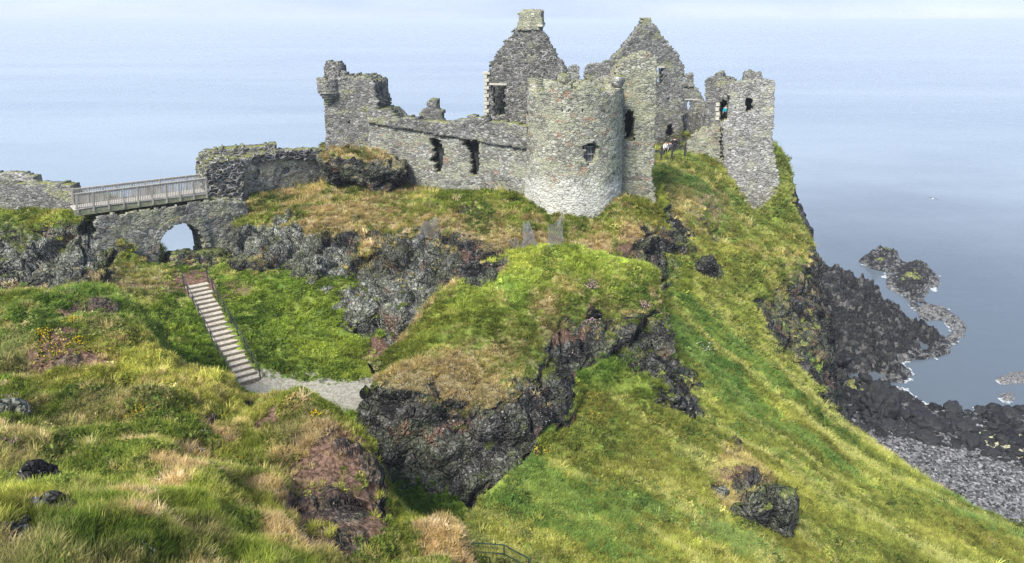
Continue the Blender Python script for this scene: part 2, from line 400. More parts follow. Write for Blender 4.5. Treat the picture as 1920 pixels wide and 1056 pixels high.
# --- the steep green slope on the right
def S(*row): return rowpts(row)
R0 = S((1150, 268, 82), (1190, 268, 82), (1230, 268, 81, .8, .1, .3), (1290, 266, 81, .8, .1, .3), (1350, 266, 81), (1420, 268, 80), (1470, 300, 79, .3))
R1 = S((1150, 330, 68), (1190, 325, 68), (1225, 309, 68, .1, .3), (1290, 300, 69.5, 0, .3), (1360, 328, 68.6, .1, .2), (1418, 402, 65.9, .2, .1), (1464, 352, 69.2, 0, .1))
R0b = S((1150, 300, 74), (1190, 295, 74), (1230, 291, 74, .7, .1, .3), (1290, 285, 74, .7, .1, .3), (1345, 296, 73.5), (1400, 405, 71.5), (1470, 372, 72))
R2 = S((1150, 455, 57), (1190, 450, 57), (1225, 425, 57, .1, .5), (1290, 385, 61.6, .45, .6), (1350, 398, 63, .5, .6), (1412, 425, 63.6, 0, .25), (1496, 410, 67, 0, .1))
R3 = S((1150, 520, 53), (1190, 500, 53), (1245, 480, 53, .4, .3), (1310, 480, 56, .3, .2), (1380, 480, 58.5, .05, .1), (1450, 480, 60.2, .1, .3), (1524, 478, 63.6, .6, .5))
R4 = S((1150, 600, 47), (1200, 590, 47.5), (1262, 560, 49, .2, .2), (1330, 560, 51, 0, .1), (1395, 565, 53.4, .15, .1), (1455, 575, 56, .6, .4), (1548, 572, 62.4, .85, .5))
R5 = S((1080, 705, 37.5, 0, .1), (1190, 680, 40.5), (1288, 660, 44, 0, .05), (1350, 660, 46.5, 0, 0), (1405, 650, 49.2, .1, 0), (1460, 660, 51.8, .5, .3), (1556, 665, 58.4, .9, .4))
R6 = S((1050, 760, 35.8, 0, .1), (1190, 760, 36.8, 0, .1), (1305, 780, 38.2, 0, .1), (1370, 780, 40, 0, .1), (1440, 775, 42.6, 0, 0), (1495, 745, 46.6, .1, .1), (1552, 762, 52, .7, .3))
R7 = S((1000, 850, 32.8, 0, .05), (1150, 850, 33.6, 0, .05), (1310, 870, 34.6, .05, .1), (1390, 870, 35.6, 0, .15), (1470, 860, 37.6, 0, 0), (1565, 845, 42, 0, .05), (1662, 846, 47, 0, .2))
R8 = S((890, 945, 31, .1, .05), (1080, 950, 30, 0, .05), (1280, 970, 30.6, .1, .1), (1400, 970, 31.5, 0, .2), (1520, 960, 33.6, 0, .1), (1650, 945, 37.4, 0, 0), (1780, 930, 42.5, 0, .25))
R9 = S((850, 1020, 28.8, 0, .05), (1050, 1060, 27, 0, .05), (1250, 1070, 27.3, 0, .1), (1420, 1070, 28.2, 0, .25), (1600, 1060, 30.4, 0, .15), (1760, 1040, 34, 0, .05), (1925, 1008, 39, 0, .2))
R10 = S((760, 1180, 25), (1000, 1220, 23.6), (1250, 1240, 23.8), (1450, 1240, 24.6), (1700, 1230, 26.4), (1950, 1200, 29.6), (2180, 1120, 35))
R11 = S((700, 1500, 20), (1000, 1500, 19), (1250, 1500, 19), (1450, 1500, 19.6), (1750, 1500, 21), (2100, 1450, 24), (2500, 1290, 30))
rows = []
for k, rw in enumerate((R0, R0b, R1, R2, R3, R4, R5, R6, R7, R8, R9, R10, R11)):
    e = rw[-1]
    d1 = e.copy(); d1[:3] += (1.8, 1.0, -3.4); d2 = e.copy(); d2[:3] += (5.5, 2.5, -10.5); d3 = e.copy(); d3[:3] += (8.5, 4, 0); d3[2] = -.5
    if k < 8:
        for q, a in ((d1, .95), (d2, 1), (d3, 1)): q[3] = a
        if k in (3, 4, 5, 6): d1[:3] = e[:3]+(1.5, 1.2, -4); d2[:3] = e[:3]+(4.0, 2, -11)
    rows.append(list(rw)+[d1, d2, d3])
top = off(rows[0], 0, 7, -.3); top2 = off(rows[0], 0, 12, -14, rock=1); top3 = [np.concatenate([[p[0], p[1]+18, -2], p[3:]]) for p in rows[0]]
LAND['grassy_slope'] = np.array([top3, top2, top]+rows)
# --- the knoll in the middle
K1 = rowpts([(690, 688, 37.5, .2, .3), (745, 634, 39.6, 0, .3), (808, 570, 41.6, 0, .3), (890, 503, 43.5, 0, .3), (960, 478, 44.3), (1080, 475, 45), (1165, 490, 45.5), (1228, 503, 46, .1, .2)])
K0 = off(K1, -.5, 2.6, -3.2, rock=1); K00 = off(K1, -.5, 3.6, -7, rock=1)
K2 = rowpts([(706, 705, 36.2, .2, .35), (790, 650, 37.4, 0, 0), (865, 600, 39.2, 0, 0), (930, 560, 40.8, 0, .1), (1010, 545, 41.8, 0, .2), (1100, 538, 42.7, 0, .2), (1170, 540, 43.6, 0, .3), (1244, 560, 44.5, .2, .4)])
K3 = rowpts([(688, 718, 35.4, .6, .5), (755, 700, 35.3, .42, .7), (830, 716, 34.9, .5, .8), (920, 738, 34.4, .5, .7), (1015, 685, 36.3, .6, .3), (1050, 605, 39.4, .55, .4, .4), (1140, 600, 40.8, .5, .4, .2), (1256, 612, 42.3, .9, .3)])
K4 = rowpts([(676, 752, 35.1, 1), (752, 775, 33.9, 1, .5), (832, 795, 33.3, .95, .4), (935, 795, 33.1, .95, .4), (1040, 725, 35.2, .95), (1082, 672, 37.6, .9, .1, .3), (1165, 655, 39.2, .75, .3), (1280, 695, 40.3, 1)])
K5 = rowpts([(670, 800, 35.3, 1), (745, 860, 33.5, 1), (830, 880, 32.7, 1, .2), (945, 850, 32.3, 1, .1), (1060, 775, 34.7, .9), (1092, 715, 37, .5, .1, .3), (1195, 690, 38.6, .5), (1300, 740, 39.2, 1)])
K6 = rowpts([(668, 860, 34.8, 1), (745, 925, 33, 1), (830, 955, 32.2, 1), (955, 895, 31.9, .8), (1064, 800, 34.3, .6), (1098, 730, 36.6, .1), (1215, 720, 37.6, .3), (1312, 785, 38, 1)])
K7 = off(K6, 0, -.5, -3.5, rock=1)
LAND['grassy_knoll'] = np.array([K00, K0, K1, K2, K3, K4, K5, K6, K7])
# --- the gully with the stairs
g_2 = rowpts([(235, 475, 60, 1), (300, 470, 60, 1), (345, 466, 59, 1), (385, 466, 59, 1), (430, 470, 58, 1), (560, 470, 58, 1), (640, 480, 57, 1), (720, 480, 57, 1)])
g_3 = [np.concatenate([[p[0]-6, p[1]+16, -1], p[3:]]) for p in g_2]
g_1 = rowpts([(230, 470, 53, .9), (290, 468, 53, .9), (345, 463, 54, 1), (385, 463, 54, 1), (430, 468, 53.5, 1), (560, 480, 53, 1), (640, 500, 53, 1), (720, 520, 52, 1)])
g0 = rowpts([(232, 500, 48, .7, .5, .2), (292, 492, 49.6, .7, .5, .2), (345, 500, 49.8, .6, .4, .6), (385, 506, 49.4, .4, .3, .8), (432, 508, 49, .4, .4), (560, 508, 49.4, .4, .4), (640, 520, 49.2, .4, .3), (720, 560, 48, .6)])
for q in g_1[1:5]: q[2] -= 1.6
for q in g_2: q[2] -= 3
for q in g0[1:4]: q[2] -= .25; q[3] = .3
g1 = rowpts([(236, 545, 44.6, .2, .5, .4), (292, 540, 46.2, .2, .6, .4), (352, 522, 48, 0, .3, 1, 0), (388, 526, 47.8, 0, .2, .9), (432, 534, 47.4, 0, .1), (552, 532, 47.6, 0, .1), (625, 562, 47.2), (710, 605, 45.8)])
g2 = rowpts([(250, 602, 40.6, 0, 0), (322, 600, 43), (384, 588, 44.9, 0, .2), (420, 588, 44.9, 0, .1), (480, 590, 44.9), (560, 600, 45), (640, 632, 44.6), (730, 645, 44.8, .2, 0, .5)])
g3 = rowpts([(302, 672, 37.2), (382, 670, 40), (424, 660, 42, 0, .1), (450, 658, 42, 0, .1), (500, 660, 42), (580, 672, 42), (655, 692, 41.6), (745, 695, 42, 0, 0, .3)])
g4 = rowpts([(382, 738, 35.6), (435, 730, 38), (458, 726, 39.6, 0, .1, 0, .6), (486, 722, 40, 0, 0, 0, .8), (530, 742, 39.2, 0, 0, 0, 1), (595, 745, 38.9, 0, 0, 0, 1), (675, 735, 39.5, 0, 0, 0, 1), (765, 738, 40, 0, 0, 0, 1)])
g4b = rowpts([(400, 765, 34.4), (450, 755, 36.6), (480, 752, 37.6), (508, 752, 38.2, 0, 0, 0, .5), (550, 765, 37.8, 0, 0, 0, .1), (605, 768, 37.5, 0, 0, 0, .55), (685, 765, 37.8, 0, 0, 0, .45), (765, 770, 38.2)])
g5 = rowpts([(420, 795, 33.2), (475, 788, 35.2), (505, 786, 36), (545, 785, 36.6), (595, 792, 36.2), (645, 792, 36.3), (692, 795, 36.6), (765, 805, 37)])
g6 = zset(rowpts([(520, 880, 34), (600, 880, 34.5), (650, 880, 34.5), (700, 900, 34), (740, 920, 33.5), (780, 940, 33), (820, 960, 32.5), (880, 980, 32)]), 23.7)
g7 = zset(rowpts([(620, 1060, 30), (660, 1060, 30), (700, 1060, 30), (740, 1080, 29.6), (780, 1090, 29.4), (840, 1100, 29.2), (900, 1110, 29), (960, 1120, 29)]), 22.8)
LAND['gully'] = np.array([g_3, g_2, g_1, g0, g1, g2, g3, g4, g4b, g5, g6, g7])
# --- the cliff on the left under the boundary wall
l1 = rowpts([(-160, 405, 50, .3, .3), (-80, 402, 50, .3, .3), (0, 405, 49.6, .4, .2), (70, 398, 49.2, .2, .3), (135, 402, 48.6, .2, .3), (190, 404, 49, .3, .1), (225, 436, 49.8, .4, 0), (258, 475, 50.4, .5, 0)])
l0 = zset(off(l1, 0, 4, 0), 31.4); l00 = zset(off(l1, 0, 12, 0), 28); l000 = zset(off(l1, -4, 24, 0, rock=1), -1)
for rr in (l0, l00):
    rr[-1][2] -= 12.; rr[-2][2] -= 12; rr[-3][2] -= 9; rr[-4][2] -= 3.5
l2 = rowpts([(-160, 470, 47.6, .9, 0, 0, 0, .5), (-80, 470, 47.6, .9, 0, 0, 0, .5), (0, 470, 47.4, .95, .1, 0, 0, .5), (70, 470, 47.4, .8, .3, 0, 0, .6), (140, 465, 47.4, 1, .2, 0, 0, .8), (190, 470, 48.2, .85, .2, 0, 0, .6), (232, 492, 48.8, .5, .4), (285, 505, 49.4, .4, .5)])
l3 = rowpts([(-160, 540, 44.8, .8, .5, 0, 0, .3), (-80, 540, 44.8, .8, .5, 0, 0, .4), (0, 540, 44.8, .8, .5, 0, 0, .4), (70, 540, 44.8, .8, .6, 0, 0, .5), (145, 540, 44.8, .9, .4, 0, 0, .3), (192, 545, 45, .5, .6, .4), (236, 550, 45.6, .5, .5, .3), (290, 548, 46.6, .2, .6, .4)])
l4 = rowpts([(-160, 640, 41.5, .8), (-80, 640, 41.5, .8), (0, 640, 41.5, .8), (80, 640, 41.5, .7), (150, 630, 41.5, .6), (205, 605, 42.2, .8, 0, 0, 0, .8), (244, 606, 42, .9, 0, 0, 0, .8), (306, 590, 44, .1, .2)])
l5 = off(l4, 0, -1, -4, rock=.8)
LAND['left_cliff'] = np.array([l000, l00, l0, l1, l2, l3, l4, l5])
# --- foreground hill: inverse depth fitted over its picture area
sil = [(-1000, 640, 34), (-560, 612, 33.5), (-260, 590, 33), (-120, 574, 33), (-20, 563, 33), (80, 552, 33), (150, 547, 33), (205, 572, 32), (245, 604, 31.4), (312, 680, 30), (380, 716, 29.4), (450, 743, 28.9), (530, 757, 28.4), (600, 776, 27.8), (655, 816, 27), (705, 880, 25.6), (745, 944, 24.6), (800, 966, 23.2), (850, 986, 22.6), (888, 1040, 21.6), (905, 1080, 21)]
ctl = sil+[(100, 600, 30), (60, 640, 28.4), (170, 640, 28.2), (330, 690, 27.6), (60, 720, 26.6), (200, 720, 26.4), (0, 800, 20.5), (150, 800, 22), (300, 800, 22.4), (450, 850, 22), (560, 830, 25), (600, 900, 23.2), (700, 960, 22.2), (-100, 900, 16), (60, 920, 16.6), (250, 930, 17.4), (430, 980, 17.4), (560, 1000, 19), (720, 1030, 20), (820, 1040, 20.4), (0, 1056, 11.6), (250, 1056, 13.4), (500, 1056, 15.4), (700, 1100, 17.6), (0, 1250, 8.6), (300, 1300, 9.2), (600, 1300, 11.5), (850, 1250, 14.5), (-250, 1100, 10.5), (-300, 800, 19), (-260, 1300, 8.2), (-900, 850, 18), (-900, 1300, 8.2), (-1400, 1300, 9), (-600, 1050, 12)]
finv = tps_fit([(a/500, b/500) for a, b, _ in ctl], np.array([1/c for *_, c in ctl]))
sp = np.array(sil, float); bt = np.array([(-1500, 1330), (-800, 1330)]+[(-330+(900+380)*k/18, 1330) for k in range(19)])
HR = []
for k in range(9):
    f = k/8; f = f**.85
    q = sp[:, :2]*(1-f)+bt*f
    dd = 1/finv(q/500)
    HR.append([np.concatenate([W(a, b, c), (0, .24, 0, 0, 0)]) for (a, b), c in zip(q, dd)])
hb = off(HR[0], .35, 1.1, -1.6); hb2 = off(HR[0], .9, 2.0, -6)
LAND['foreground_hill'] = np.array([hb2, hb]+HR)

# spots: what the ground carries at places seen in the photograph
coarse = {k: loft(C, 1.6) for k, C in LAND.items()}
def bvh_of(grids, extra=()):
    vs = []; fs = []
    for X in grids:
        b = len(vs); nr, nc = X.shape[:2]; vs += [Vector(v) for v in X[..., :3].reshape(-1, 3).tolist()]
        idx = np.arange(nr*nc).reshape(nr, nc)+b
        fs += np.stack([idx[:-1, :-1], idx[:-1, 1:], idx[1:, 1:], idx[1:, :-1]], -1).reshape(-1, 4).tolist()
    return BVHTree.FromPolygons(vs, fs)
B0 = bvh_of(coarse.values())
def hit0(px, py):
    h = B0.ray_cast(Vector((0, 0, CAMH)), Vector(ray(px, py)), 400)
    return np.array(h[0]) if h[0] else None
# (channel, px, py, radius px, strength)
SPOTS = []
def spots(ch, val, *lst):
    for a in lst: SPOTS.append((ch, a[0], a[1], a[2], a[3] if len(a) > 3 else val))
spots('rock', 1, (1268, 430, 26), (1325, 500, 22), (1298, 470, 12), (1440, 590, 34), (1455, 625, 28), (1500, 560, 22), (1515, 690, 34), (1535, 640, 34), (1245, 690, 46), (1275, 735, 28), (1222, 650, 26), (1100, 640, 40), (1055, 660, 32), (1180, 625, 26), (1290, 700, 30), (1130, 600, 26),
      (650, 960, 60, .62), (700, 900, 40, .62), (600, 930, 40, .62), (640, 870, 30, .6), (655, 1010, 34, .66), (590, 1005, 22, .62), (785, 1000, 12, .7), (130, 692, 24, .55), (150, 590, 22, .55), (72, 910, 16), (92, 962, 18), (30, 780, 14), (395, 792, 10), (380, 805, 9), (475, 760, 20, .8), (30, 1010, 24), (720, 955, 20), (865, 390, 16), (880, 380, 10), (780, 470, 40), (1250, 500, 16), (530, 410, 18, .6), (1380, 830, 8), (1345, 925, 14), (190, 590, 24, .6), (1200, 460, 16, .6))
spots('rock', -1, (790, 400, 34), (640, 420, 40), (680, 470, 20, -.6), (590, 430, 20, -.5), (1120, 720, 46), (1150, 690, 26), (1030, 830, 30), (290, 470, 20, -.4), (965, 500, 28, -.7))
spots('soil', .9, (700, 930, 50, 1), (640, 870, 60, 1), (620, 930, 60, 1), (690, 880, 34, 1), (660, 980, 60, 1), (560, 960, 40, .8), (105, 690, 40), (165, 690, 30), (160, 600, 40, .8), (640, 900, 60, .8), (600, 980, 50, .7), (680, 980, 60, .7), (720, 1020, 40, .5), (365, 520, 20), (375, 560, 12, .6), (1090, 660, 24), (1075, 700, 18), (260, 535, 30, .6), (210, 530, 22, .6), (1180, 450, 30, .5), (500, 790, 18, .7), (480, 760, 20, .7), (930, 500, 30, .6), (900, 520, 22, .6), (700, 640, 14), (300, 530, 26, .6), (1345, 900, 16, .5), (155, 560, 14, .4))
spots('dry', .9, (250, 825, 28), (320, 870, 40, .6), (240, 960, 30, .6), (245, 1010, 24, .6), (365, 820, 34, .5), (400, 780, 30, .5), (310, 905, 30, .6), (540, 1020, 60, .7), (830, 1010, 50), (800, 980, 40), (880, 1040, 30, .7), (600, 850, 60, .6), (560, 870, 50, .5), (530, 760, 30, .4), (420, 800, 26, .6), (320, 1020, 20, .7), (20, 800, 30, .6), (10, 1020, 30, .6), (830, 560, 30, .4), (1010, 570, 34, .6), (1060, 550, 30, .5), (1140, 500, 14, .4), (1225, 560, 20, .5), (1230, 440, 20, .6), (1480, 620, 30, .6), (1500, 520, 24, .5), (1470, 550, 24, .5), (1380, 850, 26, .7), (1350, 890, 24, .6), (1290, 610, 14, .4), (1285, 340, 24, .5), (1355, 360, 24, .6), (330, 640, 12, .3), (290, 640, 12, .4), (60, 610, 40, .4), (20, 585, 40, .4), (860, 650, 26, .3), (560, 940, 50, .6), (960, 690, 30, .4), (990, 740, 30, .5), (930, 560, 26, .3), (1060, 540, 26, .4), (640, 370, 40, .5), (560, 380, 30, .5), (900, 440, 40, .5), (1440, 470, 30, .35), (1130, 440, 24, .5), (1480, 480, 30, .45))
spots('pale', .8, (90, 470, 40), (60, 500, 30), (220, 575, 24), (540, 440, 40), (610, 500, 30, .5), (800, 445, 30), (720, 560, 40, .5), (660, 560, 30, .6), (740, 610, 40, .5), (1515, 690, 40, .3), (520, 430, 30))
spots('soil', 1, (640, 930, 100), (600, 1000, 60, .8), (700, 890, 50), (1245, 660, 30, .6), (1070, 640, 40, .8), (1110, 640, 36, .6), (1250, 440, 24, .6), (1330, 420, 24, .5), (130, 670, 36, .8), (500, 800, 26, .9), (440, 540, 30, .6))
spots('rock', 1, (1250, 680, 58), (1292, 735, 36), (1220, 640, 40), (1205, 690, 24), (1268, 420, 34), (1320, 505, 30), (1215, 445, 22, .8), (1340, 440, 18, .8), (870, 388, 22), (700, 560, 60), (820, 510, 50), (620, 480, 50), (600, 500, 40), (760, 600, 50), (680, 600, 40), (560, 470, 36), (520, 440, 34), (870, 480, 40), (900, 520, 34), (930, 490, 24))
spots('pale', .8, (700, 560, 60), (620, 500, 50), (820, 470, 40, .5))
spots('dry', .8, (200, 700, 40, .5), (120, 780, 50, .4), (450, 900, 40, .6), (480, 960, 40, .6), (400, 900, 40, .4), (180, 870, 40, .4), (100, 1000, 50, .4), (560, 800, 40, .5), (340, 740, 30, .4), (680, 800, 26, .6), (1020, 600, 40, .4), (860, 660, 40, .3))
spots('rock', 1, (1425, 945, 44, .8), (1440, 985, 34, .9))
spots('dry', 1, (702, 668, 20), (722, 650, 18), (748, 632, 18), (778, 600, 18), (808, 572, 18), (850, 535, 18), (890, 505, 16))
spots('soil', 1, (708, 642, 20), (700, 660, 16), (715, 660, 16, .8))
spots('rock', .62, (700, 690, 16), (690, 710, 16), (735, 640, 10))
spots('soil', .7, (1375, 905, 30, .7), (1010, 462, 26, .5), (1100, 468, 26, .6), (1180, 470, 26, .7), (1230, 470, 22, .7), (930, 490, 26, .6))
spots('dry', 1, (1390, 890, 44, .9), (1370, 940, 30, .9), (1010, 450, 40, .8), (1110, 455, 40, .8), (1190, 440, 40, .8), (250, 825, 30), (320, 870, 44), (240, 960, 34), (245, 1010, 26), (365, 820, 36, .8), (310, 905, 32), (420, 800, 28, .8), (540, 1000, 60, .9), (500, 900, 40, .7))
SW = []
for ch, px, py, r, v in SPOTS:
    p = hit0(px, py)
    if p is not None: SW.append((3+CH.index(ch), p, r/F*np.linalg.norm(p-np.array([0, 0, CAMH]))*1.15, v))

RES = {'castle_crag': .19, 'grassy_slope': .3, 'grassy_knoll': .15, 'gully': .22, 'left_cliff': .2, 'foreground_hill': .15}
LABEL = {}
FINE = {}; NORM = {}; BASEN = {}
def add_spots(X):
    P = X[..., :3].reshape(-1, 3)
    wob = fbm(P, .5, 3, 5)*.45
    A = X.reshape(-1, X.shape[-1])
    for c, p, r, v in SW:
        d = np.linalg.norm(P-p, axis=1)/r
        m = d < 1.8
        if not m.any(): continue
        w = 1-sstep(.55, 1.25, d[m]+wob[m])
        if v > 0: A[m, c] = np.maximum(A[m, c], v*w)
        else: A[m, c] = A[m, c]*(1-w*(-v))
    A[:, 3:] = np.clip(A[:, 3:], 0, 1)
    return A.reshape(X.shape)
def grid_normals(X):
    P = X[..., :3]; a = np.gradient(P, axis=0); b = np.gradient(P, axis=1); n = np.cross(b, a); n /= np.linalg.norm(n, axis=2, keepdims=True)+1e-9
    v = np.array([0, 0, CAMH])-P; v /= np.linalg.norm(v, axis=2, keepdims=True)
    if (n*(v+np.array([0, 0, .6]))).sum() < 0: n = -n
    return n
def displace(P, n, rock, soil, lump=1., rockamp=1., hum=0.):
    big = fbm(P, .16, 3, 3)*.45*lump + fbm(P, .5, 3, 9)*.16*lump
    tuss = fbm(P, 1.5, 3, 21)*(.10+.25*hum)
    if hum: big = big+hum*(np.abs(fbm(P, .23, 3, 15))*2.2-.5)+hum*.35*fbm(P, .75, 3, 16)
    Ps = P*np.array([1, 1, .8]); warp = np.stack([fbm(Ps, .6, 2, 31), fbm(Ps, .6, 2, 33), fbm(Ps, .6, 2, 35)], 1)*.55
    f1, f2, c1 = voro(Ps+warp, (.5, .5, .3), 41); g1, g2, c2 = voro(Ps+warp*.7, (1.3, 1.3, .85), 51); h1, h2, c3 = voro(Ps+warp*.4, 3.0, 61)
    rk = (c1-.5)*1.35+(c2-.5)*.5+(c3-.5)*.09 - (1-sstep(0, .16, f2-f1))*.5 - (1-sstep(0, .16, g2-g1))*.16 + fbm(P, 2.6, 3, 71)*.10
    rk2 = .5*np.abs(fbm(P, .3, 3, 77))
    a = sstep(.25, .75, rock)
    return big+tuss*(1-a)+(rk*.95+rk2)*a*rockamp - soil*.12
# hummocks, scarps and hollows seen in the photograph: (sheet, px, py, radius m, height m)
BUMPS = [('foreground_hill', 130, 652, 2.0, .9), ('foreground_hill', 250, 660, 1.6, .5), ('foreground_hill', 120, 575, 2.4, .5), ('foreground_hill', 300, 730, 1.6, -.5), ('foreground_hill', 640, 860, 2.2, .9), ('foreground_hill', 560, 790, 1.5, .5), ('foreground_hill', 835, 1000, 1.3, .5), ('foreground_hill', 760, 985, .8, -.5), ('foreground_hill', 400, 830, 1.3, -.4), ('foreground_hill', 340, 960, 1.0, .35), ('foreground_hill', 180, 900, 1.2, -.4), ('foreground_hill', 60, 830, 1.2, .4),
         ('grassy_knoll', 1050, 515, 4.5, .8), ('grassy_knoll', 1170, 530, 2.4, .5), ('grassy_knoll', 880, 620, 3.0, .35), ('grassy_knoll', 1150, 600, 1.8, -.5),
         ('grassy_slope', 1395, 905, 1.7, 1.15), ('grassy_slope', 1440, 990, 1.2, .5), ('castle_crag', 1180, 400, 2.2, .5), ('castle_crag', 640, 420, 2.5, .5), ('castle_crag', 900, 400, 2.0, .5), ('grassy_slope', 1300, 360, 2.5, .6), ('grassy_slope', 1345, 440, 2.0, -.5)]
BUMPS = [(k, hit0(px, py), r, h) for k, px, py, r, h in BUMPS]
EXTRA = {}
for k, C in LAND.items():
    X = add_spots(loft(C, RES[k])); P = X[..., :3].reshape(-1, 3); n = grid_normals(X).reshape(-1, 3)
    amp = {'grassy_slope': .75, 'gully': .7, 'foreground_hill': .55, 'grassy_knoll': .8}.get(k, 1.)
    D = displace(P, n, X[..., 3].ravel(), X[..., 5].ravel(), {'grassy_slope': .8, 'gully': .45, 'foreground_hill': .9}.get(k, 1.), amp, {'foreground_hill': .5, 'grassy_slope': .25, 'grassy_knoll': .2}.get(k, 0.))
    if k == 'gully':
        D *= (1-np.clip(X[..., 6].ravel(), 0, 1)*.8)
    for bk, bp, br, bh in BUMPS:
        if bk == k and bp is not None: D = D+bh*np.exp(-(np.linalg.norm(P-bp, axis=1)/br)**2*1.4)*(1+.35*fbm(P, .9, 2, 401))
    nn = n.copy()
    P2 = P+nn*D[:, None]
    X = X.copy(); X[..., :3] = P2.reshape(X.shape[:2]+(3,)); FINE[k] = X; NORM[k] = grid_normals(X); BASEN[k] = n.reshape(X.shape[:2]+(3,))
    nr, nc = X.shape[:2]; idx = np.arange(nr*nc).reshape(nr, nc)
    Fq = np.stack([idx[:-1, :-1], idx[:-1, 1:], idx[1:, 1:], idx[1:, :-1]], -1).reshape(-1, 4)
    fn = np.cross(P2[Fq[:, 1]]-P2[Fq[:, 0]], P2[Fq[:, 3]]-P2[Fq[:, 0]])
    if (fn*NORM[k].reshape(-1, 3)[Fq[:, 0]]).sum() < 0: Fq = Fq[:, ::-1]
    at = {c: ('FLOAT', X[..., 3+i].ravel()) for i, c in enumerate(CH)}; at['bare'] = ('FLOAT', sstep(.66, .92, X[..., 3].ravel()))
    o = mk(k, P2, Fq, M['terrain'], smooth=True, attrs=at); tag(o, kind='structure')
BV = bvh_of([X[::2, ::2] for X in FINE.values()])
def hit(px, py):
    h = BV.ray_cast(Vector((0, 0, CAMH)), Vector(ray(px, py)), 400)
    return (np.array(h[0]), np.array(h[1])) if h[0] else (None, None)
def ground(x, y, z0=60):
    h = BV.ray_cast(Vector((x, y, z0)), Vector((0, 0, -1)), 200)
    return h[0][2] if h[0] else None

# ------------------------------------------------------------------ shore: beach, skerries, sea
xs = np.arange(24, 112, .27); ys = np.arange(30, 150, .27)
XX, YY = np.meshgrid(xs, ys, indexing='ij'); x = XX.ravel(); y = YY.ravel()
def gp(*l): return np.array([WZ(a, b, .3)[:2] for a, b in l])
P_main = gp((1440, 470), (1545, 490), (1580, 530), (1620, 538), (1650, 568), (1692, 592), (1740, 612), (1783, 640), (1780, 662), (1730, 668), (1690, 680), (1706, 702), (1698, 716), (1655, 712), (1640, 745), (1600, 800), (1400, 800))
P_i1 = gp((1607, 488), (1622, 478), (1640, 477), (1660, 471), (1683, 471), (1685, 490), (1665, 508), (1640, 503), (1628, 498))
P_i2 = gp((1662, 502), (1690, 490), (1735, 494), (1764, 520), (1758, 536), (1735, 552), (1742, 576), (1720, 576), (1690, 552), (1662, 535))
P_ring = gp((1715, 572), (1745, 570), (1772, 574), (1808, 602), (1811, 628), (1792, 641), (1772, 634), (1788, 616), (1770, 598), (1745, 596), (1730, 600))
P_fl = gp((1640, 690), (1700, 690), (1705, 704), (1695, 716), (1640, 712))
P_w = gp((1866, 708), (1890, 693), (1940, 690), (1940, 716), (1880, 718))
P_w2 = gp((1876, 736), (1900, 732), (1904, 746), (1884, 752))
P_beach = gp((1540, 700), (1640, 716), (1690, 730), (1730, 755), (1800, 772), (1860, 770), (1940, 760), (2300, 760), (2300, 1300), (1500, 1300), (1300, 900))
XY3 = np.stack([x, y, np.zeros_like(x)], 1)
wb = fbm(XY3, .35, 4, 81)*1.6+fbm(XY3, 1.1, 3, 83)*.7
z = np.full(x.shape, -2.5)
def isle(poly, hgt, slope, soft=.6):
    d = polydist(poly, x, y)+wb*.8
    return np.where(d > 0, np.minimum(d*slope, hgt)*1.0+.15, d*.9)
f1, f2, c1 = voro(XY3, .33, 91); g1, g2, c2 = voro(XY3, .85, 95)
rug = (c1-.4)*1.3+(c2-.5)*.8-(1-sstep(0, .25, f2-f1))*.5+fbm(XY3, .9, 4, 97)*.6
k1, k2, c3_ = voro(XY3, (.16, .16, 1), 191); rug2 = (c3_-.45)*2.0-(1-sstep(0, .18, k2-k1))*.9
rug = rug-(1-sstep(0, .2, g2-g1))*.35+fbm(XY3, 2.2, 3, 197)*.3
dm = polydist(P_main, x, y)+wb*.5
a0 = WZ(1540, 560, 3)[:2]; toland = np.hypot(x-a0[0]+6, y-a0[1])
zm = np.where(dm > 0, .35+np.minimum(dm*.35, .9)+np.clip((26-toland)/26, 0, 1)**1.3*9*sstep(0, 6, dm)+(rug*1.5+rug2*1.6)*sstep(0, 3, dm), dm*.8)
d1 = polydist(P_i1, x, y)+wb*.6; z1 = np.where(d1 > 0, .3+np.minimum(d1*.9, 2.6)+rug*1.1*sstep(0, 2, d1), d1*.8)
d2 = polydist(P_i2, x, y)+wb*.6; z2 = np.where(d2 > 0, .2+np.minimum(d2*.3, 1.8)+rug*.9*sstep(0, 2, d2), d2*.8)
d3 = polydist(P_ring, x, y)+wb*.4; z3 = np.where(d3 > 0, .2+np.minimum(d3*.4, .9)+rug*.6*sstep(0, 1.5, d3), d3*.8)
d4 = polydist(P_w, x, y)+wb*.4; z4 = np.where(d4 > 0, .15+np.minimum(d4*.4, .7)+rug*.2*sstep(0, 1.5, d4), d4*.8)
d5 = polydist(P_w2, x, y)+wb*.2; z5 = np.where(d5 > 0, .1+np.minimum(d5*.4, .5), d5*.8)
d6 = polydist(P_beach, x, y)+wb*.3; z6 = np.where(d6 > 0, .05+d6*.075+np.clip(d6-14, 0, 99)*.06+fbm(XY3, .5, 3, 99)*.18, d6*.35)
z = np.maximum.reduce([z, zm, z1, z2, z3, z4, z5, z6])
which = np.argmax(np.stack([zm, z1, z2, z3, z4, z5, z6]), 0)
shing = np.where(which == 6, sstep(7.5, 10.5, d6+fbm(XY3, .3, 2, 5)*2.5), 0)
palea = np.select([which == 4, which == 5, which == 3, which == 2, which == 1], [1., .7, .55, .55-.1*np.clip(d2, 0, 5), .4], .0)
palea = np.maximum(palea, np.where((which == 6), .52, 0))
palea = np.maximum(palea, np.where((which == 0), .42*(1-sstep(.5, 2.2, z+fbm(XY3, .8, 3, 8)*.8)), 0))
algae = np.where((which == 6) | (which == 0), sstep(.25, .5, fbm(XY3, .25, 3, 111))*(1-sstep(1.2, 2.2, z)), 0)
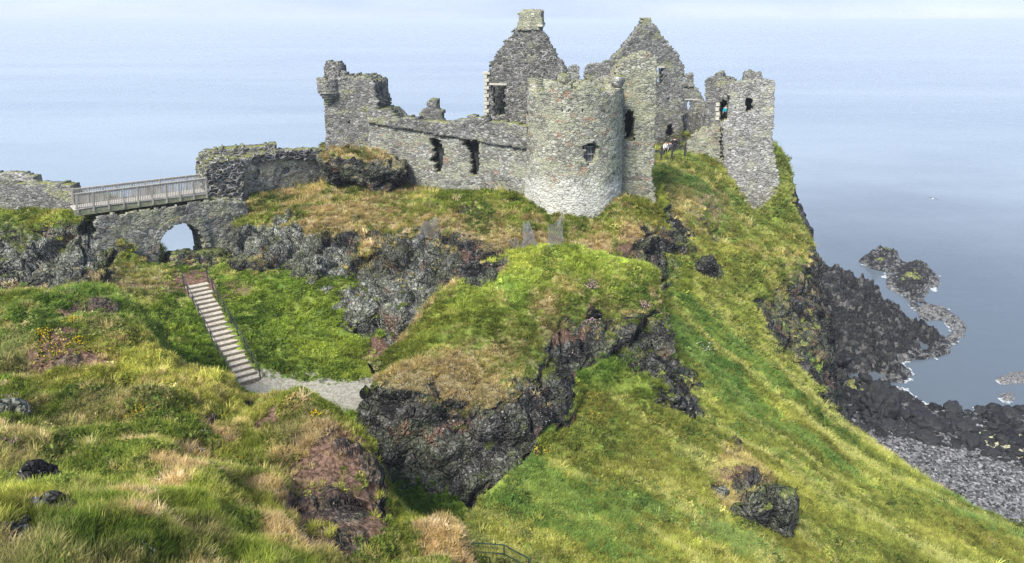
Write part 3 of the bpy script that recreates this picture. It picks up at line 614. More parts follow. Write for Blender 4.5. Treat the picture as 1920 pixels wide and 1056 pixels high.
algae = np.maximum(algae, np.where((which == 2) | (which == 1), .8*sstep(.9, 1.6, z)*sstep(-.1, .25, fbm(XY3, .6, 3, 7)), 0))
sandp = np.where(which == 6, np.maximum.reduce([1-sstep(.6, 1.4, np.hypot((x-q[0])/r, (y-q[1])/(r*.8))) for q, r in ((WZ(1905, 835, .6), 4.2), (WZ(1785, 795, .6), 1.8), (WZ(1740, 785, .8), 1.4))]), 0)
def shore_mat():
    t = NT('shore_rock'); p = t.pos()
    n1 = t.noise(p, 1.2, 5, .7); n2 = t.noise(p, 5, 4, .7)
    v = t.voro(t.vadd(p, t.noisec(p, 1.3), .5), 1.5); e = t.voro(t.vadd(p, t.noisec(p, 1.3), .5), 1.5, 'DISTANCE_TO_EDGE')
    sep = t.n('ShaderNodeSeparateColor'); t.l(v.outputs['Color'], sep.inputs[0])
    dk = t.ramp(sep.outputs[0], [(0, (.005, .005, .005)), (.5, (.017, .016, .015)), (.85, (.045, .043, .039)), (1, (.12, .115, .105))])
    pl = t.ramp(n2, [(.3, (.03, .03, .03)), (.45, (.13, .125, .115)), (.62, (.30, .29, .27))])
    col = t.mix(t.thr(t.math('ADD', t.attr('pale').outputs['Fac'], t.math('MULTIPLY', t.math('SUBTRACT', n1, .5), 1.4)), .4, .6), dk, pl)
    col = t.mix(t.math('MULTIPLY', t.thr(n2, .62, .7), .5), col, (.25, .25, .24))
    al = t.math('MULTIPLY', t.thr(t.math('ADD', t.attr('algae').outputs['Fac'], t.math('MULTIPLY', t.math('SUBTRACT', n2, .5), .9)), .45, .6), .8)
    col = t.mix(al, col, t.mix(t.thr(n1, .4, .6), (.10, .12, .02), (.28, .29, .08)))
    col = t.mix(t.thr(t.math('ADD', t.attr('shingle').outputs['Fac'], t.math('MULTIPLY', t.math('SUBTRACT', n2, .5), .5)), .45, .6), col, t.mix(t.thr(n2, .4, .6), (.06, .06, .065), (.19, .185, .18)))
    col = t.mix(t.thr(t.math('ADD', t.attr('sand').outputs['Fac'], t.math('MULTIPLY', t.math('SUBTRACT', n2, .5), .8)), .45, .6), col, t.mix(n1, (.36, .35, .18), (.62, .6, .42)))
    h = t.math('ADD', t.thr(e.outputs['Distance'], 0, .2), t.math('MULTIPLY', n2, .8))
    t.bsdf(col, .7, t.bump(h, .9, .25), .3); return t.m
M['shore'] = shore_mat()
nx, ny = len(xs), len(ys); idx = np.arange(nx*ny).reshape(nx, ny)
Fq = np.stack([idx[:-1, :-1], idx[1:, :-1], idx[1:, 1:], idx[:-1, 1:]], -1).reshape(-1, 4)
keep = z[Fq].max(axis=1) > -1.6; Fq = Fq[keep]
used = np.unique(Fq); remap = np.full(len(x), -1); remap[used] = np.arange(len(used))
shore = mk('rocky_shore', np.stack([x, y, z], 1)[used], remap[Fq], M['shore'], smooth=False, attrs={'pale': ('FLOAT', palea[used]), 'algae': ('FLOAT', algae[used]), 'shingle': ('FLOAT', shing[used]), 'sand': ('FLOAT', sandp[used])})
tag(shore, kind='structure')
ZG = z.reshape(nx, ny)
def shore_z(px_, py_):
    i = int(round((px_-xs[0])/.27)); j = int(round((py_-ys[0])/.27))
    return ZG[i, j] if 0 <= i < nx and 0 <= j < ny else None

def sea_mat():
    t = NT('sea_water'); p = t.pos()
    w1 = t.noise(t.pos((.55, 1.0, 1)), .9, 3, .6); w2 = t.noise(t.pos((.5, 1.1, 1)), .16, 3, .5); w3 = t.noise(p, .035, 3, .5)
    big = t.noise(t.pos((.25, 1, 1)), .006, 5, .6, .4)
    calm_sheen = t.thr(big, .40, .62)
    h = t.math('ADD', t.math('MULTIPLY', w1, .10), t.math('ADD', t.math('MULTIPLY', w2, .35), t.math('MULTIPLY', w3, .5)))
    b = t.bump(h, .55, 1.0)
    rough = t.math('ADD', .10, t.math('MULTIPLY', calm_sheen, .05))
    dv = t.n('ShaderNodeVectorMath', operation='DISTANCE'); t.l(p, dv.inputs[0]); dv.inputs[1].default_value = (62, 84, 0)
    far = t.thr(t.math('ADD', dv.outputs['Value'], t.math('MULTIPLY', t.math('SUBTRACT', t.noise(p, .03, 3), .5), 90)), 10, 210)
    col = t.mix(far, (.08, .10, .115), t.mix(calm_sheen, (.19, .235, .255), (.26, .31, .33)))  # dark near-shore bed; paler offshore and patches paint reflected sky into the colour
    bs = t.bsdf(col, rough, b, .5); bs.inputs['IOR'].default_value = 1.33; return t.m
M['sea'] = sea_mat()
rad = [0, 60, 120, 200, 320, 520, 900, 1600, 3000, 6000, 12000, 24000, 48000]; V = [(20, 60, 0)]; Fs = []
NS = 96
for r_ in rad[1:]:
    for k in range(NS): a = 2*math.pi*k/NS; V.append((20+r_*math.cos(a), 60+r_*math.sin(a), 0))
for k in range(NS): Fs.append((0, 1+k, 1+(k+1) % NS))
for i in range(len(rad)-2):
    b = 1+i*NS
    for k in range(NS): Fs.append((b+k, b+NS+k, b+NS+(k+1) % NS, b+(k+1) % NS))
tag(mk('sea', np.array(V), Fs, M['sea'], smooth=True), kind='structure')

# broken water round the rocks
fz = z.reshape(nx, ny); fm = fbm(XY3, .45, 4, 141).reshape(nx, ny)+.5*fbm(XY3, 1.6, 3, 143).reshape(nx, ny)
selF = (fz > -.55) & (fz < .25) & (fm > .2)
q4 = selF[:-1, :-1] & selF[1:, :-1] & selF[1:, 1:] & selF[:-1, 1:]
idf = idx; Ff = np.stack([idf[:-1, :-1], idf[1:, :-1], idf[1:, 1:], idf[:-1, 1:]], -1)[q4].reshape(-1, 4); uf = np.unique(Ff); rf = np.full(len(x), -1); rf[uf] = np.arange(len(uf))
M['foam'] = simple('sea_foam', (.16, .19, .20), (.55, .57, .57), 3, .7)
tag(mk('sea_foam', np.stack([x, y, np.full(len(x), .05)], 1)[uf], rf[Ff], M['foam']), kind='stuff')
# boulders -------------------------------------------------------------------
def blob(seed, sub=3, rough=.22, flat=(1, 1, 1), facet=.12):
    bm = bmesh.new(); bmesh.ops.create_icosphere(bm, subdivisions=sub, radius=1)
    V = np.array([v.co[:] for v in bm.verts]); Fc = [[v.index for v in f.verts] for f in bm.faces]; bm.free()
    s = seed*13.7
    _, _, c = voro(V+s, 1.5, seed); V2 = V*(1+fbm(V+s, .9, 3, seed)[:, None]*rough*1.6+(c-.5)[:, None]*facet*2)
    return V2*np.array(flat), np.array(Fc)
def rock_mat(name, a, b, c, sp=.25):
    t = NT(name); p = t.pos(); n = t.noise(p, 2.2, 5, .7); oi = t.n('ShaderNodeObjectInfo')
    col = t.mix(oi.outputs['Random'], a, b); col = t.mix(t.thr(n, .5, .7), col, c)
    t.bsdf(col, .75, t.bump(n, .8, .12), sp); return t.m
M['boulder'] = rock_mat('wet_basalt', (.005, .005, .006), (.022, .022, .022), (.045, .045, .044))
M['lichenrock'] = rock_mat('lichen_basalt', (.06, .06, .058), (.11, .11, .10), (.3, .3, .27))
BM = []
for k in range(8):
    v, f = blob(k+3, 4, .22, (1, .85, .68), .2); n_ = v/np.linalg.norm(v, axis=1)[:, None]; q1, q2, qc = voro(v+k*9.1, 2.1, k+70); v = v+n_*((qc-.5)*.22-(1-sstep(0, .2, q2-q1))*.06)[:, None]; me = mk('boulder', v, f, M['boulder'], smooth=False, link=False).data; BM.append(me)
rb = random.Random(5); placed = []
tries = 0
while len(placed) < 280 and tries < 20000:
    tries += 1
    u = rb.random(); px = 1570+u*400; py = 690+rb.random()*190
    ylo = np.interp(px, [1570, 1650, 1740, 1800, 1970], [690, 705, 752, 762, 752]); yhi = np.interp(px, [1570, 1620, 1700, 1800, 1970], [800, 815, 820, 842, 892])
    if not ylo < py < yhi: continue
    q = WZ(px, py, .9); zz = shore_z(q[0], q[1])
    if zz is None or zz < -.5: continue
    r = (.35+1.25*rb.random()**2.6)*(1.0 if px > 1650 else .8)
    if any((q[0]-a[0])**2+(q[1]-a[1])**2 < (.72*(r+a[2]))**2 for a in placed): continue
    placed.append((q[0], q[1], r)); k = len(placed)
    o = bpy.data.objects.new('boulder', rb.choice(BM)); COL.objects.link(o)
    o.location = (q[0], q[1], zz+r*.28); o.scale = (r*rb.uniform(.85, 1.25), r, r*rb.uniform(.8, 1.1)); o.rotation_euler = (rb.uniform(-.3, .3), rb.uniform(-.3, .3), rb.uniform(0, 6.3))
    tag(o, 'black rounded basalt boulder lying on the shore between shingle and sea', 'boulder', 'boulders along the waterline')
# one big upright block against the beach foot
q = WZ(1640, 775, 1.2)
v, f = blob(31, 5, .3, (1.9, 1.5, 2.4), .2); n_ = v/np.linalg.norm(v, axis=1)[:, None]; v = v+n_*(displace(v*1.3+7, n_, np.ones(len(v)), np.zeros(len(v)), .3, .9)*.6)[:, None]
tag(mk('boulder', v*np.array([1, 1, 1])+np.array([q[0], q[1], 2.2]), f, M['boulder']), 'tallest black rock standing upright on the beach by the green slope', 'boulder', 'boulders along the waterline')

# ------------------------------------------------------------------ scatter helper (instances for what nobody can count)
def scatter(name, pts, rot, scl, pick, tint, sources, label=None):
    src = bpy.data.collections.new(name+'_sources')
    for s in sources: src.objects.link(s)
    ng = bpy.data.node_groups.new(name+'_scatter', 'GeometryNodeTree')
    ng.interface.new_socket('Geometry', in_out='INPUT', socket_type='NodeSocketGeometry'); ng.interface.new_socket('Geometry', in_out='OUTPUT', socket_type='NodeSocketGeometry')
    N = ng.nodes; L = ng.links
    i = N.new('NodeGroupInput'); o = N.new('NodeGroupOutput'); io = N.new('GeometryNodeInstanceOnPoints'); ci = N.new('GeometryNodeCollectionInfo')
    ci.inputs['Collection'].default_value = src; ci.inputs['Separate Children'].default_value = True; ci.inputs['Reset Children'].default_value = True
    def na(nm, typ):
        x = N.new('GeometryNodeInputNamedAttribute'); x.data_type = typ; x.inputs['Name'].default_value = nm; return x.outputs['Attribute']
    L.new(i.outputs[0], io.inputs['Points']); L.new(ci.outputs[0], io.inputs['Instance']); io.inputs['Pick Instance'].default_value = True
    L.new(na('pick', 'INT'), io.inputs['Instance Index']); L.new(na('rot', 'FLOAT_VECTOR'), io.inputs['Rotation']); L.new(na('scl', 'FLOAT_VECTOR'), io.inputs['Scale'])
    L.new(io.outputs[0], o.inputs[0])
    me = bpy.data.meshes.new(name); me.vertices.add(len(pts)); me.vertices.foreach_set('co', np.asarray(pts, np.float32).ravel())
    for nm, typ, arr in (('rot', 'FLOAT_VECTOR', rot), ('scl', 'FLOAT_VECTOR', scl), ('tint', 'FLOAT_VECTOR', tint)):
        a = me.attributes.new(nm, typ, 'POINT'); a.data.foreach_set('vector', np.asarray(arr, np.float32).ravel())
    a = me.attributes.new('pick', 'INT', 'POINT'); a.data.foreach_set('value', np.asarray(pick, np.int32))
    ob = bpy.data.objects.new(name, me); COL.objects.link(ob); md = ob.modifiers.new('scatter', 'NODES'); md.node_group = ng
    tag(ob, label, kind='stuff'); return ob

# shingle and black debris
M['stone_inst'] = leaf_mat('shingle_stone', 'tint', trans=0.0)
SS = []
for k in range(5):
    v, f = blob(50+k, 1, .2, (1, .75, .5)); SS.append(mk('shingle_stone', v, f, M['stone_inst'], smooth=True, link=False))
NP = 34000
px_ = RNG.uniform(1530, 2050, NP); py_ = RNG.uniform(690, 1080, NP)
P = np.array([WZ(a, b, 1.5) for a, b in zip(px_, py_)])
ii = np.clip(((P[:, 0]-xs[0])/.27).round().astype(int), 0, nx-1); jj = np.clip(((P[:, 1]-ys[0])/.27).round().astype(int), 0, ny-1)
zz = ZG[ii, jj]; wh = which.reshape(nx, ny)[ii, jj]; sg = shing.reshape(nx, ny)[ii, jj]; sd = sandp.reshape(nx, ny)[ii, jj]
ok = (wh == 6) & (zz > -.1) & ((sd < .4) | (RNG.random(NP) < .08)); P = P[ok]; zz = zz[ok]; sg = sg[ok]; NP = len(P)
dark = RNG.random(NP) > sg*1.1
keep_ = ~dark | (RNG.random(NP) < .5); P = P[keep_]; zz = zz[keep_]; sg = sg[keep_]; dark = dark[keep_]; NP = len(P)
size = np.where(dark, RNG.uniform(.12, .5, NP), RNG.uniform(.10, .24, NP)*1.1)
P[:, 2] = zz+size*.25
v = np.where(dark, RNG.uniform(.008, .06, NP)*RNG.choice([1, 1, 1.5, 3.5], NP), RNG.uniform(.05, .19, NP)*RNG.choice([.4, 1, 1, 1.5], NP))
scatter('beach_shingle', P, RNG.uniform(-.4, .4, (NP, 3))+np.stack([np.zeros(NP), np.zeros(NP), RNG.uniform(0, 6.3, NP)], 1), size[:, None]*RNG.uniform(.8, 1.3, (NP, 3)), RNG.integers(0, 5, NP), v[:, None]*np.array([1, .99, 1.0]), SS)

#@@CASTLE@@
# ------------------------------------------------------------------ the ruined castle
def stone_jitter(P, seed):
    """offset shared by one stone-sized cell, so that outlines break along stones"""
    f1, f2, c = voro(P, (3.3, 3.3, 4.2), seed)
    return c
def masonry(name, mat, S, u0, u1, z0, z1, inside, thick, parent=None, cell=.13, seed=1, rag=.075, wrap=False, relief=.03, us=1.0, raw=False):
    """a solid rubble wall: front and back skins, reveals round every opening, broken edges.
    S(u,z,w) -> world point, w = depth into the wall; inside(u,z) -> bool; us = metres per unit of u"""
    nu = max(2, int(round((u1-u0)*us/cell))); nz = max(2, int(round((z1-z0)/cell)))
    ug = np.linspace(u0, u1, nu+1); zg = np.linspace(z0, z1, nz+1); U, Z = np.meshgrid(ug, zg, indexing='ij')
    uc = (ug[:-1]+ug[1:])/2; zc = (zg[:-1]+zg[1:])/2; UC, ZC = np.meshgrid(uc, zc, indexing='ij')
    PC = S(UC.ravel(), ZC.ravel(), np.zeros(UC.size))
    c = stone_jitter(PC, seed); c2 = vnoise(PC, 1.1, seed+5)
    mask = inside(UC.ravel()+((c-.5)*2*rag+c2*rag*.5)/us, ZC.ravel()+((((c*7.31) % 1)-.5)*2*rag)+c2*rag*.4).reshape(nu, nz)
    if not mask.any(): return None
    ids = np.arange((nu+1)*(nz+1)).reshape(nu+1, nz+1); NV = ids.size
    P0 = S(U.ravel(), Z.ravel(), np.zeros(U.size))
    ju = vnoise(P0, 3.7, seed+11)*cell*.35/us; jz = vnoise(P0, 3.9, seed+13)*cell*.35
    if wrap:
        jj = ju.reshape(nu+1, nz+1); jj[-1] = jj[0] = 0
    f1, f2, cc = voro(P0, (3.5, 3.5, 4.6), seed)
    w = -(cc-.5)*relief*1.3-vnoise(P0, 1.0, seed+3)*.07-vnoise(P0, 4.5, seed+4)*.03+(1-sstep(0, .2, f2-f1))*relief*.7
    A = S(U.ravel()+ju, Z.ravel()+jz, w); Bk = S(U.ravel()+ju, Z.ravel()+jz, np.full(U.size, float(thick))-w*.8)
    V = np.concatenate([A, Bk])
    q = np.stack([ids[:-1, :-1], ids[1:, :-1], ids[1:, 1:], ids[:-1, 1:]], -1)
    fr = q[mask]; bk = fr[:, ::-1]+NV
    sides = []
    m = np.pad(mask, 1)
    def add(sel, a, b):
        if sel.any():
            x = a[sel]; y2 = b[sel]; sides.append(np.stack([y2, x, x+NV, y2+NV], -1))
    c_ = m[1:-1, 1:-1]
    lft = c_ & ~m[:-2, 1:-1]; rgt = c_ & ~m[2:, 1:-1]
    if wrap: lft[0] = False; rgt[-1] = False
    add(c_ & ~m[1:-1, :-2], ids[:-1, :-1], ids[1:, :-1])
    add(rgt, ids[1:, :-1], ids[1:, 1:]); add(c_ & ~m[1:-1, 2:], ids[1:, 1:], ids[:-1, 1:]); add(lft, ids[:-1, 1:], ids[:-1, :-1])
    Fq = np.concatenate([fr, bk]+sides)
    used = np.unique(Fq); rm = np.full(2*NV, -1); rm[used] = np.arange(len(used))
    if raw: return V[used], rm[Fq]
    return mk(name, V[used], rm[Fq], mat, parent)
class Plane:
    """a vertical wall plane through two points given as (px, py, depth)"""
    def __init__(s, a, b):
        s.A = W(*a)[:2]; B = W(*b)[:2]; s.e = (B-s.A)/np.linalg.norm(B-s.A); s.n = np.array([s.e[1], -s.e[0]])
    def uv(s, px, py, w=0):
        r = ray(px, py); A = s.A-s.n*w
        t = (A@s.n)/(r[:2]@s.n); q = r*t
        return np.array([(q[:2]-A)@s.e, CAMH+q[2]])
    def poly(s, pts, w=0): return np.array([s.uv(*p, w=w) for p in pts])
    def S(s, u, z, w): return np.stack([s.A[0]+s.e[0]*u-s.n[0]*w, s.A[1]+s.e[1]*u-s.n[1]*w, z], -1)
    def P(s, u, z, w=0): return np.array([s.A[0]+s.e[0]*u-s.n[0]*w, s.A[1]+s.e[1]*u-s.n[1]*w, z])
def wall(name, mat, pl, outline, thick, holes=(), parent=None, zmin=None, w0=0., **kw):
    o = pl.poly(outline, w0); H = [pl.poly(h, w0) for h in holes]
    if zmin is not None: o[o[:, 1] == o[:, 1].min(), 1] = zmin
    ins = lambda u, z: inpoly(o, u, z) & ~np.any([inpoly(h, u, z) for h in H], axis=0) if H else inpoly(o, u, z)
    ext = (o[:, 0].min()-.3, o[:, 0].max()+.3, o[:, 1].min()-.2, o[:, 1].max()+.3); seed = kw.pop('seed', 1)
    n = max(1, int(round(thick/.55))) if thick > 1.5 else 1
    Vs = []; Fs = []; b = 0
    for k in range(n):      # thick walls in courses behind one another, so that their sides break unevenly too
        wk = w0+thick*k/n+(0.03 if k else 0)
        r = masonry(name, mat, (lambda u, z, w, q=wk: pl.S(u, z, w+q)), *ext, ins, thick/n, None, seed=seed+k*101, raw=True, **kw)
        if r: Vs.append(r[0]); Fs.append(r[1]+b); b += len(r[0])
    return mk(name, np.concatenate(Vs), np.concatenate(Fs), mat, parent)
def pbox(pl, name, mat, pts, w0, thick, parent):
    """plain dressed slab on a wall plane between two photo corners"""
    a = pl.uv(*pts[0]); b = pl.uv(*pts[1]); u = sorted((a[0], b[0])); zz = sorted((a[1], b[1]))
    m = MB(); c = pl.P((u[0]+u[1])/2, (zz[0]+zz[1])/2, w0+thick/2)
    m.box(c, (u[1]-u[0], thick, zz[1]-zz[0]), ax=np.array([[*pl.e, 0], [*pl.n, 0], [0, 0, 1]])); return m.build(name, mat, parent)
def grille(pl, name, x0, x1, y0, y1, n, w0, parent, mat, r=.028, cross=2):
    m = MB()
    for k in range(n):
        px = x0+(x1-x0)*(k+.5)/n; a = pl.uv(px, y0); b = pl.uv(px, y1); m.bar(pl.P(a[0], a[1], w0), pl.P(b[0], b[1], w0), r*2)
    for k in range(cross):
        py = y0+(y1-y0)*(k+.5)/cross; a = pl.uv(x0, py); b = pl.uv(x1, py); m.bar(pl.P(a[0], a[1], w0+.03), pl.P(b[0], b[1], w0+.03), r*2)
    return m.build(name, mat, parent)
def root(name, pl, px, py, label, cat, group=None):
    q = pl.uv(px, py); o = empty(name, pl.P(q[0], q[1], 0)); tag(o, label, cat, group); return o

# round tower
tc = np.array([(1074-960)/F*55.6, W(1074, 300, 55.6)[1]])
def cyl(cx, cy, R0, zr, bat):
    def S(u, z, w):
        r = R0+np.clip(zr-z, 0, 20)*bat-w
        return np.stack([cx+r*np.sin(u), cy-r*np.cos(u), z], -1)
    return S
def cyl_uv(px, py, R0, zr, bat):
    r = ray(px, py); R1 = R0
    for _ in range(4):
        a = r[0]**2+r[1]**2; b = -2*(r[0]*tc[0]+r[1]*tc[1]); c = tc@tc-R1*R1; D = max(b*b-4*a*c, 0); t = (-b-math.sqrt(D))/(2*a)
        z = CAMH+r[2]*t; R1 = R0+min(max(zr-z, 0), 20)*bat
    q = r*t; return math.atan2(q[0]-tc[0], -(q[1]-tc[1])), CAMH+q[2]
RT, ZR, BAT = 3.75, 38.5, .045
rt = empty('round_tower', (tc[0], tc[1], 30)); tag(rt, 'big round tower with whitened base and one barred square window', 'tower')
Hr = [np.array([cyl_uv(*p, RT, ZR, BAT) for p in h]) for h in (
    [(1093, 274), (1100, 271), (1112, 269), (1122, 274), (1121, 292), (1117, 307), (1108, 310), (1096, 306), (1096, 284)],
    [(982, 210), (990, 208), (992, 232), (984, 236)],
    [(1052, 204), (1056, 204), (1056, 209), (1052, 209)], [(1090, 206), (1094, 206), (1094, 211), (1090, 211)], [(1064, 206), (1067, 206), (1067, 210), (1064, 210)], [(1132, 207), (1136, 207), (1136, 211), (1132, 211)], [(1079, 326), (1083, 326), (1083, 331), (1079, 331)])]
def rt_in(u, z):
    topz = 40.25+.35*np.sin(u*3+1)+.25*np.sin(u*7)+np.where((u > -.75) & (u < -.15), .55, 0)-np.where((u > .2) & (u < .75), .25, 0)
    m = z < topz
    for h in Hr: m &= ~inpoly(h, u, z)
    return m
masonry('wall', M['white'], cyl(*tc, RT, ZR, BAT), -math.pi, math.pi, 27.5, 41.6, rt_in, 1.25, rt, seed=3, wrap=True, us=RT, relief=.035, cell=.12)
# turf cap on top; backing behind the window is coloured near-black as shade
cap = []; cf = []
gx = np.linspace(-3.2, 3.2, 44); GX, GY = np.meshgrid(gx, gx, indexing='ij'); g = np.stack([GX.ravel()+tc[0], GY.ravel()+tc[1], np.zeros(GX.size)], 1)
g[:, 2] = 39.75+fbm(g, .7, 3, 5)*.5+.35*np.exp(-((GX.ravel()+.6)**2+(GY.ravel()+2)**2)); idc = np.arange(GX.size).reshape(44, 44)
fq = np.stack([idc[:-1, :-1], idc[1:, :-1], idc[1:, 1:], idc[:-1, 1:]], -1).reshape(-1, 4); fq = fq[(np.hypot(GX, GY).ravel()[fq] < 3.05).all(1)]
n_ = len(g)
capo = mk('turf_cap', g, fq, M['terrain'], rt, True, {c: ('FLOAT', np.full(n_, v)) for c, v in zip(CH, (.1, .45, .2, 0, 0))})
m = MB(); v, f = blob(77, 2, .3, (.55, .4, .6), .2); mk('loose_stone', v+np.array([tc[0]-1.1, tc[1]-2.6, 40.7]), f, M['grey'], rt)
v, f = blob(78, 2, .3, (.45, .4, .5), .2); mk('loose_stone', v+np.array([tc[0]+3.1, tc[1]-1.4, 40.7]), f, M['pale'], rt)
fl = MB()
for s in (-1, 0, 1): fl.box((tc[0]-.9+s*.5, tc[1]-2.95, 40.2), (.5, .5, .16), .1*s)
fl.build('coping_slab', M['sandstone'], rt)
# window bars in the round tower
a0_, z0_ = cyl_uv(1097, 277, RT, ZR, BAT); a1_, z1_ = cyl_uv(1116, 304, RT, ZR, BAT)
gb = MB(); Sc = cyl(*tc, RT, ZR, BAT)
for k in range(6):
    u = a0_+(a1_-a0_)*(k+.5)/6; pa, pb = Sc(np.array([u, u]), np.array([z0_, z1_]), np.array([.5, .5])); gb.bar(pa, pb, .045)
for zz_ in (z0_, z1_, (z0_+z1_)/2):
    pa, pb = Sc(np.array([a0_, a1_]), np.array([zz_, zz_]), np.array([.33, .33])); gb.bar(pa, pb, .05)
gb.build('window_grille', M['grille'], rt)
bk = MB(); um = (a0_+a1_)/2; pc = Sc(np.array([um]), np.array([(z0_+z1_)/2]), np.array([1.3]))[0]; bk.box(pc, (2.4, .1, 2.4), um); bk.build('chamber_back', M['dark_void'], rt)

# corner tower beside it
pl = Plane((1150, 250, 55.3), (1230, 250, 55.3)); ct = root('corner_tower', pl, 1195, 385, 'narrow square tower, greenish with lichen, one tall window, touching the right of the round tower', 'tower')
wall('wall', M['lichen'], pl, [(1146, 160), (1152, 140), (1160, 126), (1175, 113), (1196, 101), (1214, 98), (1228, 108), (1233, 125), (1231, 200), (1228, 300), (1223, 330), (1228, 360), (1231, 430), (1146, 430)], 2.6,
     [[(1171, 214), (1178, 207), (1188, 209), (1191, 230), (1190, 262), (1171, 262)]], ct, seed=6)
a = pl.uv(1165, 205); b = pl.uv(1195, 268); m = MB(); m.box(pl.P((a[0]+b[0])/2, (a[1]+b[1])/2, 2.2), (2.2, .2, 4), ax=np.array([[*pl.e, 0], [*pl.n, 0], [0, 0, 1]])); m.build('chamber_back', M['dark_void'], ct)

# curtain wall
pl = Plane((700, 280, 60.6), (985, 280, 54.6)); cw = root('curtain_wall', pl, 850, 345, 'long ragged curtain wall with two dark broken window gaps, left of the round tower', 'wall')
wall('wall', M['curtain'], pl, [(690, 226), (705, 231), (800, 247), (880, 260), (978, 276), (990, 278), (990, 420), (860, 420), (690, 380)], .9,
     [[(804, 260), (822, 259), (831, 278), (834, 292), (830, 314), (826, 326), (815, 322), (813, 305), (804, 303), (811, 292), (807, 275)], [(867, 263), (884, 261), (895, 264), (900, 290), (896, 332), (882, 332), (881, 300), (876, 280), (867, 273)]], cw, seed=8)
wall('parapet', M['grey'], pl, [(690, 205), (705, 207), (722, 206), (735, 216), (742, 224), (760, 221), (775, 222), (790, 229), (820, 228), (845, 229), (868, 226), (880, 219), (905, 220), (912, 229), (940, 229), (980, 236), (990, 238), (990, 281), (978, 279), (880, 263), (800, 250), (690, 230)], 1.2, [], cw, w0=-.16, seed=9)
m = MB()
for (a, b) in (((808, 255), (836, 325)), ((866, 258), (902, 332))):
    p0 = pl.uv(*a); p1 = pl.uv(*b); m.box(pl.P((p0[0]+p1[0])/2, (p0[1]+p1[1])/2, 1.05), (2.4, .2, 4), ax=np.array([[*pl.e, 0], [*pl.n, 0], [0, 0, 1]]))
m.build('chamber_back', M['dark_void'], cw)

pl = Plane((785, 210, 64), (830, 210, 63.4)); st = wall('ruined_wall', M['grey'], pl, [(786, 211), (793, 206), (801, 204), (801, 190), (808, 186), (817, 188), (819, 204), (828, 207), (829, 250), (786, 250)], .9, seed=12)
tag(st, 'small jagged stub of masonry standing up behind the curtain wall', 'wall')

# left tower with its corbelled corner turret
pl = Plane((606, 220, 62.4), (745, 220, 61)); lt = root('square_tower', pl, 655, 300, 'grey square tower with a corbelled turret on its left corner', 'tower')
wall('wall', M['grey'], pl, [(606, 150), (636, 146), (648, 142), (664, 145), (680, 142), (690, 146), (702, 155), (703, 175), (708, 190), (709, 204), (724, 206), (737, 220), (748, 235), (752, 345), (616, 345), (613, 300), (609, 230)], 3.2, [[(653, 228), (658, 227), (658, 233), (653, 233)]], lt, seed=14)
tx = pl.uv(618, 190); tp = pl.P(tx[0], 0, .15)
def turS(R0):
    return lambda u, z, w: np.stack([tp[0]+(R0-w)*np.sin(u), tp[1]-(R0-w)*np.cos(u), z], -1)
zt0 = pl.uv(621, 172)[1]; zt1 = pl.uv(621, 146)[1]
masonry('turret', M['grey'], turS(1.02), -math.pi, math.pi, zt0, zt1, lambda u, z: z < zt1-.1-.1*np.sin(u*5), .9, lt, seed=15, wrap=True, us=1.0, cell=.11)
for k in range(5):
    zz_ = zt0-.05-k*.235; r_ = 1.03-.16*k; m = MB(); m.tube([(tp[0], tp[1], zz_-.09), (tp[0], tp[1], zz_+.09)], r_, 20); m.build('corbel', M['pale'], lt)
wall('turret_stump', M['dark'], pl, [(607, 152), (608, 122), (612, 114), (620, 116), (634, 119), (637, 128), (637, 152)], 1.3, [], lt, seed=16)
wall('turret_stump', M['grey'], pl, [(636, 150), (637, 136), (644, 134), (650, 139), (650, 150)], .8, [], lt, seed=17)

# left gable with chimney
pl = Plane((908, 150, 68.5), (1064, 150, 67)); lg = root('gable_wall', pl, 985, 235, 'tall dark gable topped by a chimney stack, a big empty window low on its left', 'gable')
wall('wall', M['dark'], pl, [(910, 139), (918, 138), (918, 121), (935, 95), (952, 72), (966, 54), (975, 49), (1010, 49), (1017, 58), (1035, 88), (1055, 120), (1062, 131), (1064, 260), (910, 260)], 1.1,
     [[(921, 161), (947, 160), (946, 200), (949, 217), (926, 219)]], lg, seed=20, rag=.13)
wall('chimney', M['lichen'], pl, [(971, 56), (971, 24), (980, 18), (1014, 18), (1016, 45), (1012, 56)], 1.9, [], lg, seed=21, w0=-.15, rag=.07)
pbox(pl, 'chimney_cap', M['sandstone'], [(1009, 46), (1018, 50)], -.25, 1.6, lg)
pbox(pl, 'lintel', M['sandstone'], [(917, 156), (950, 160)], -.08, .7, lg)
for k in range(12):
    y0 = 140+k*7.2; x1 = 917 if k % 2 else 913.5
    pbox(pl, 'quoin', M['sandstone'], [(907.5, y0), (x1, y0+6.2)], -.12, .5, lg)
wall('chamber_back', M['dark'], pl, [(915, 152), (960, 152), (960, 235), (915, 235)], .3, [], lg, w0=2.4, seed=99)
pbox(pl, 'eaves_stone', M['sandstone'], [(904, 135.5), (919, 139.5)], -.15, 1.2, lg)

# stubs between the gables
pl = Plane((1058, 140, 73), (1155, 140, 73)); s1 = wall('ruined_wall', M['pale'], pl, [(1062, 130), (1072, 123), (1086, 123), (1087, 165), (1062, 165)], .9, seed=23, rag=.08)
tag(s1, 'short pale block of masonry standing just right of the left gable', 'wall')
s2 = wall('ruined_wall', M['grey'], pl, [(1097, 126), (1108, 120), (1128, 120), (1133, 114), (1142, 116), (1160, 112), (1160, 175), (1097, 175)], 1.0, seed=24, rag=.08)
tag(s2, 'grey ruined wall running into the left foot of the right gable', 'wall')

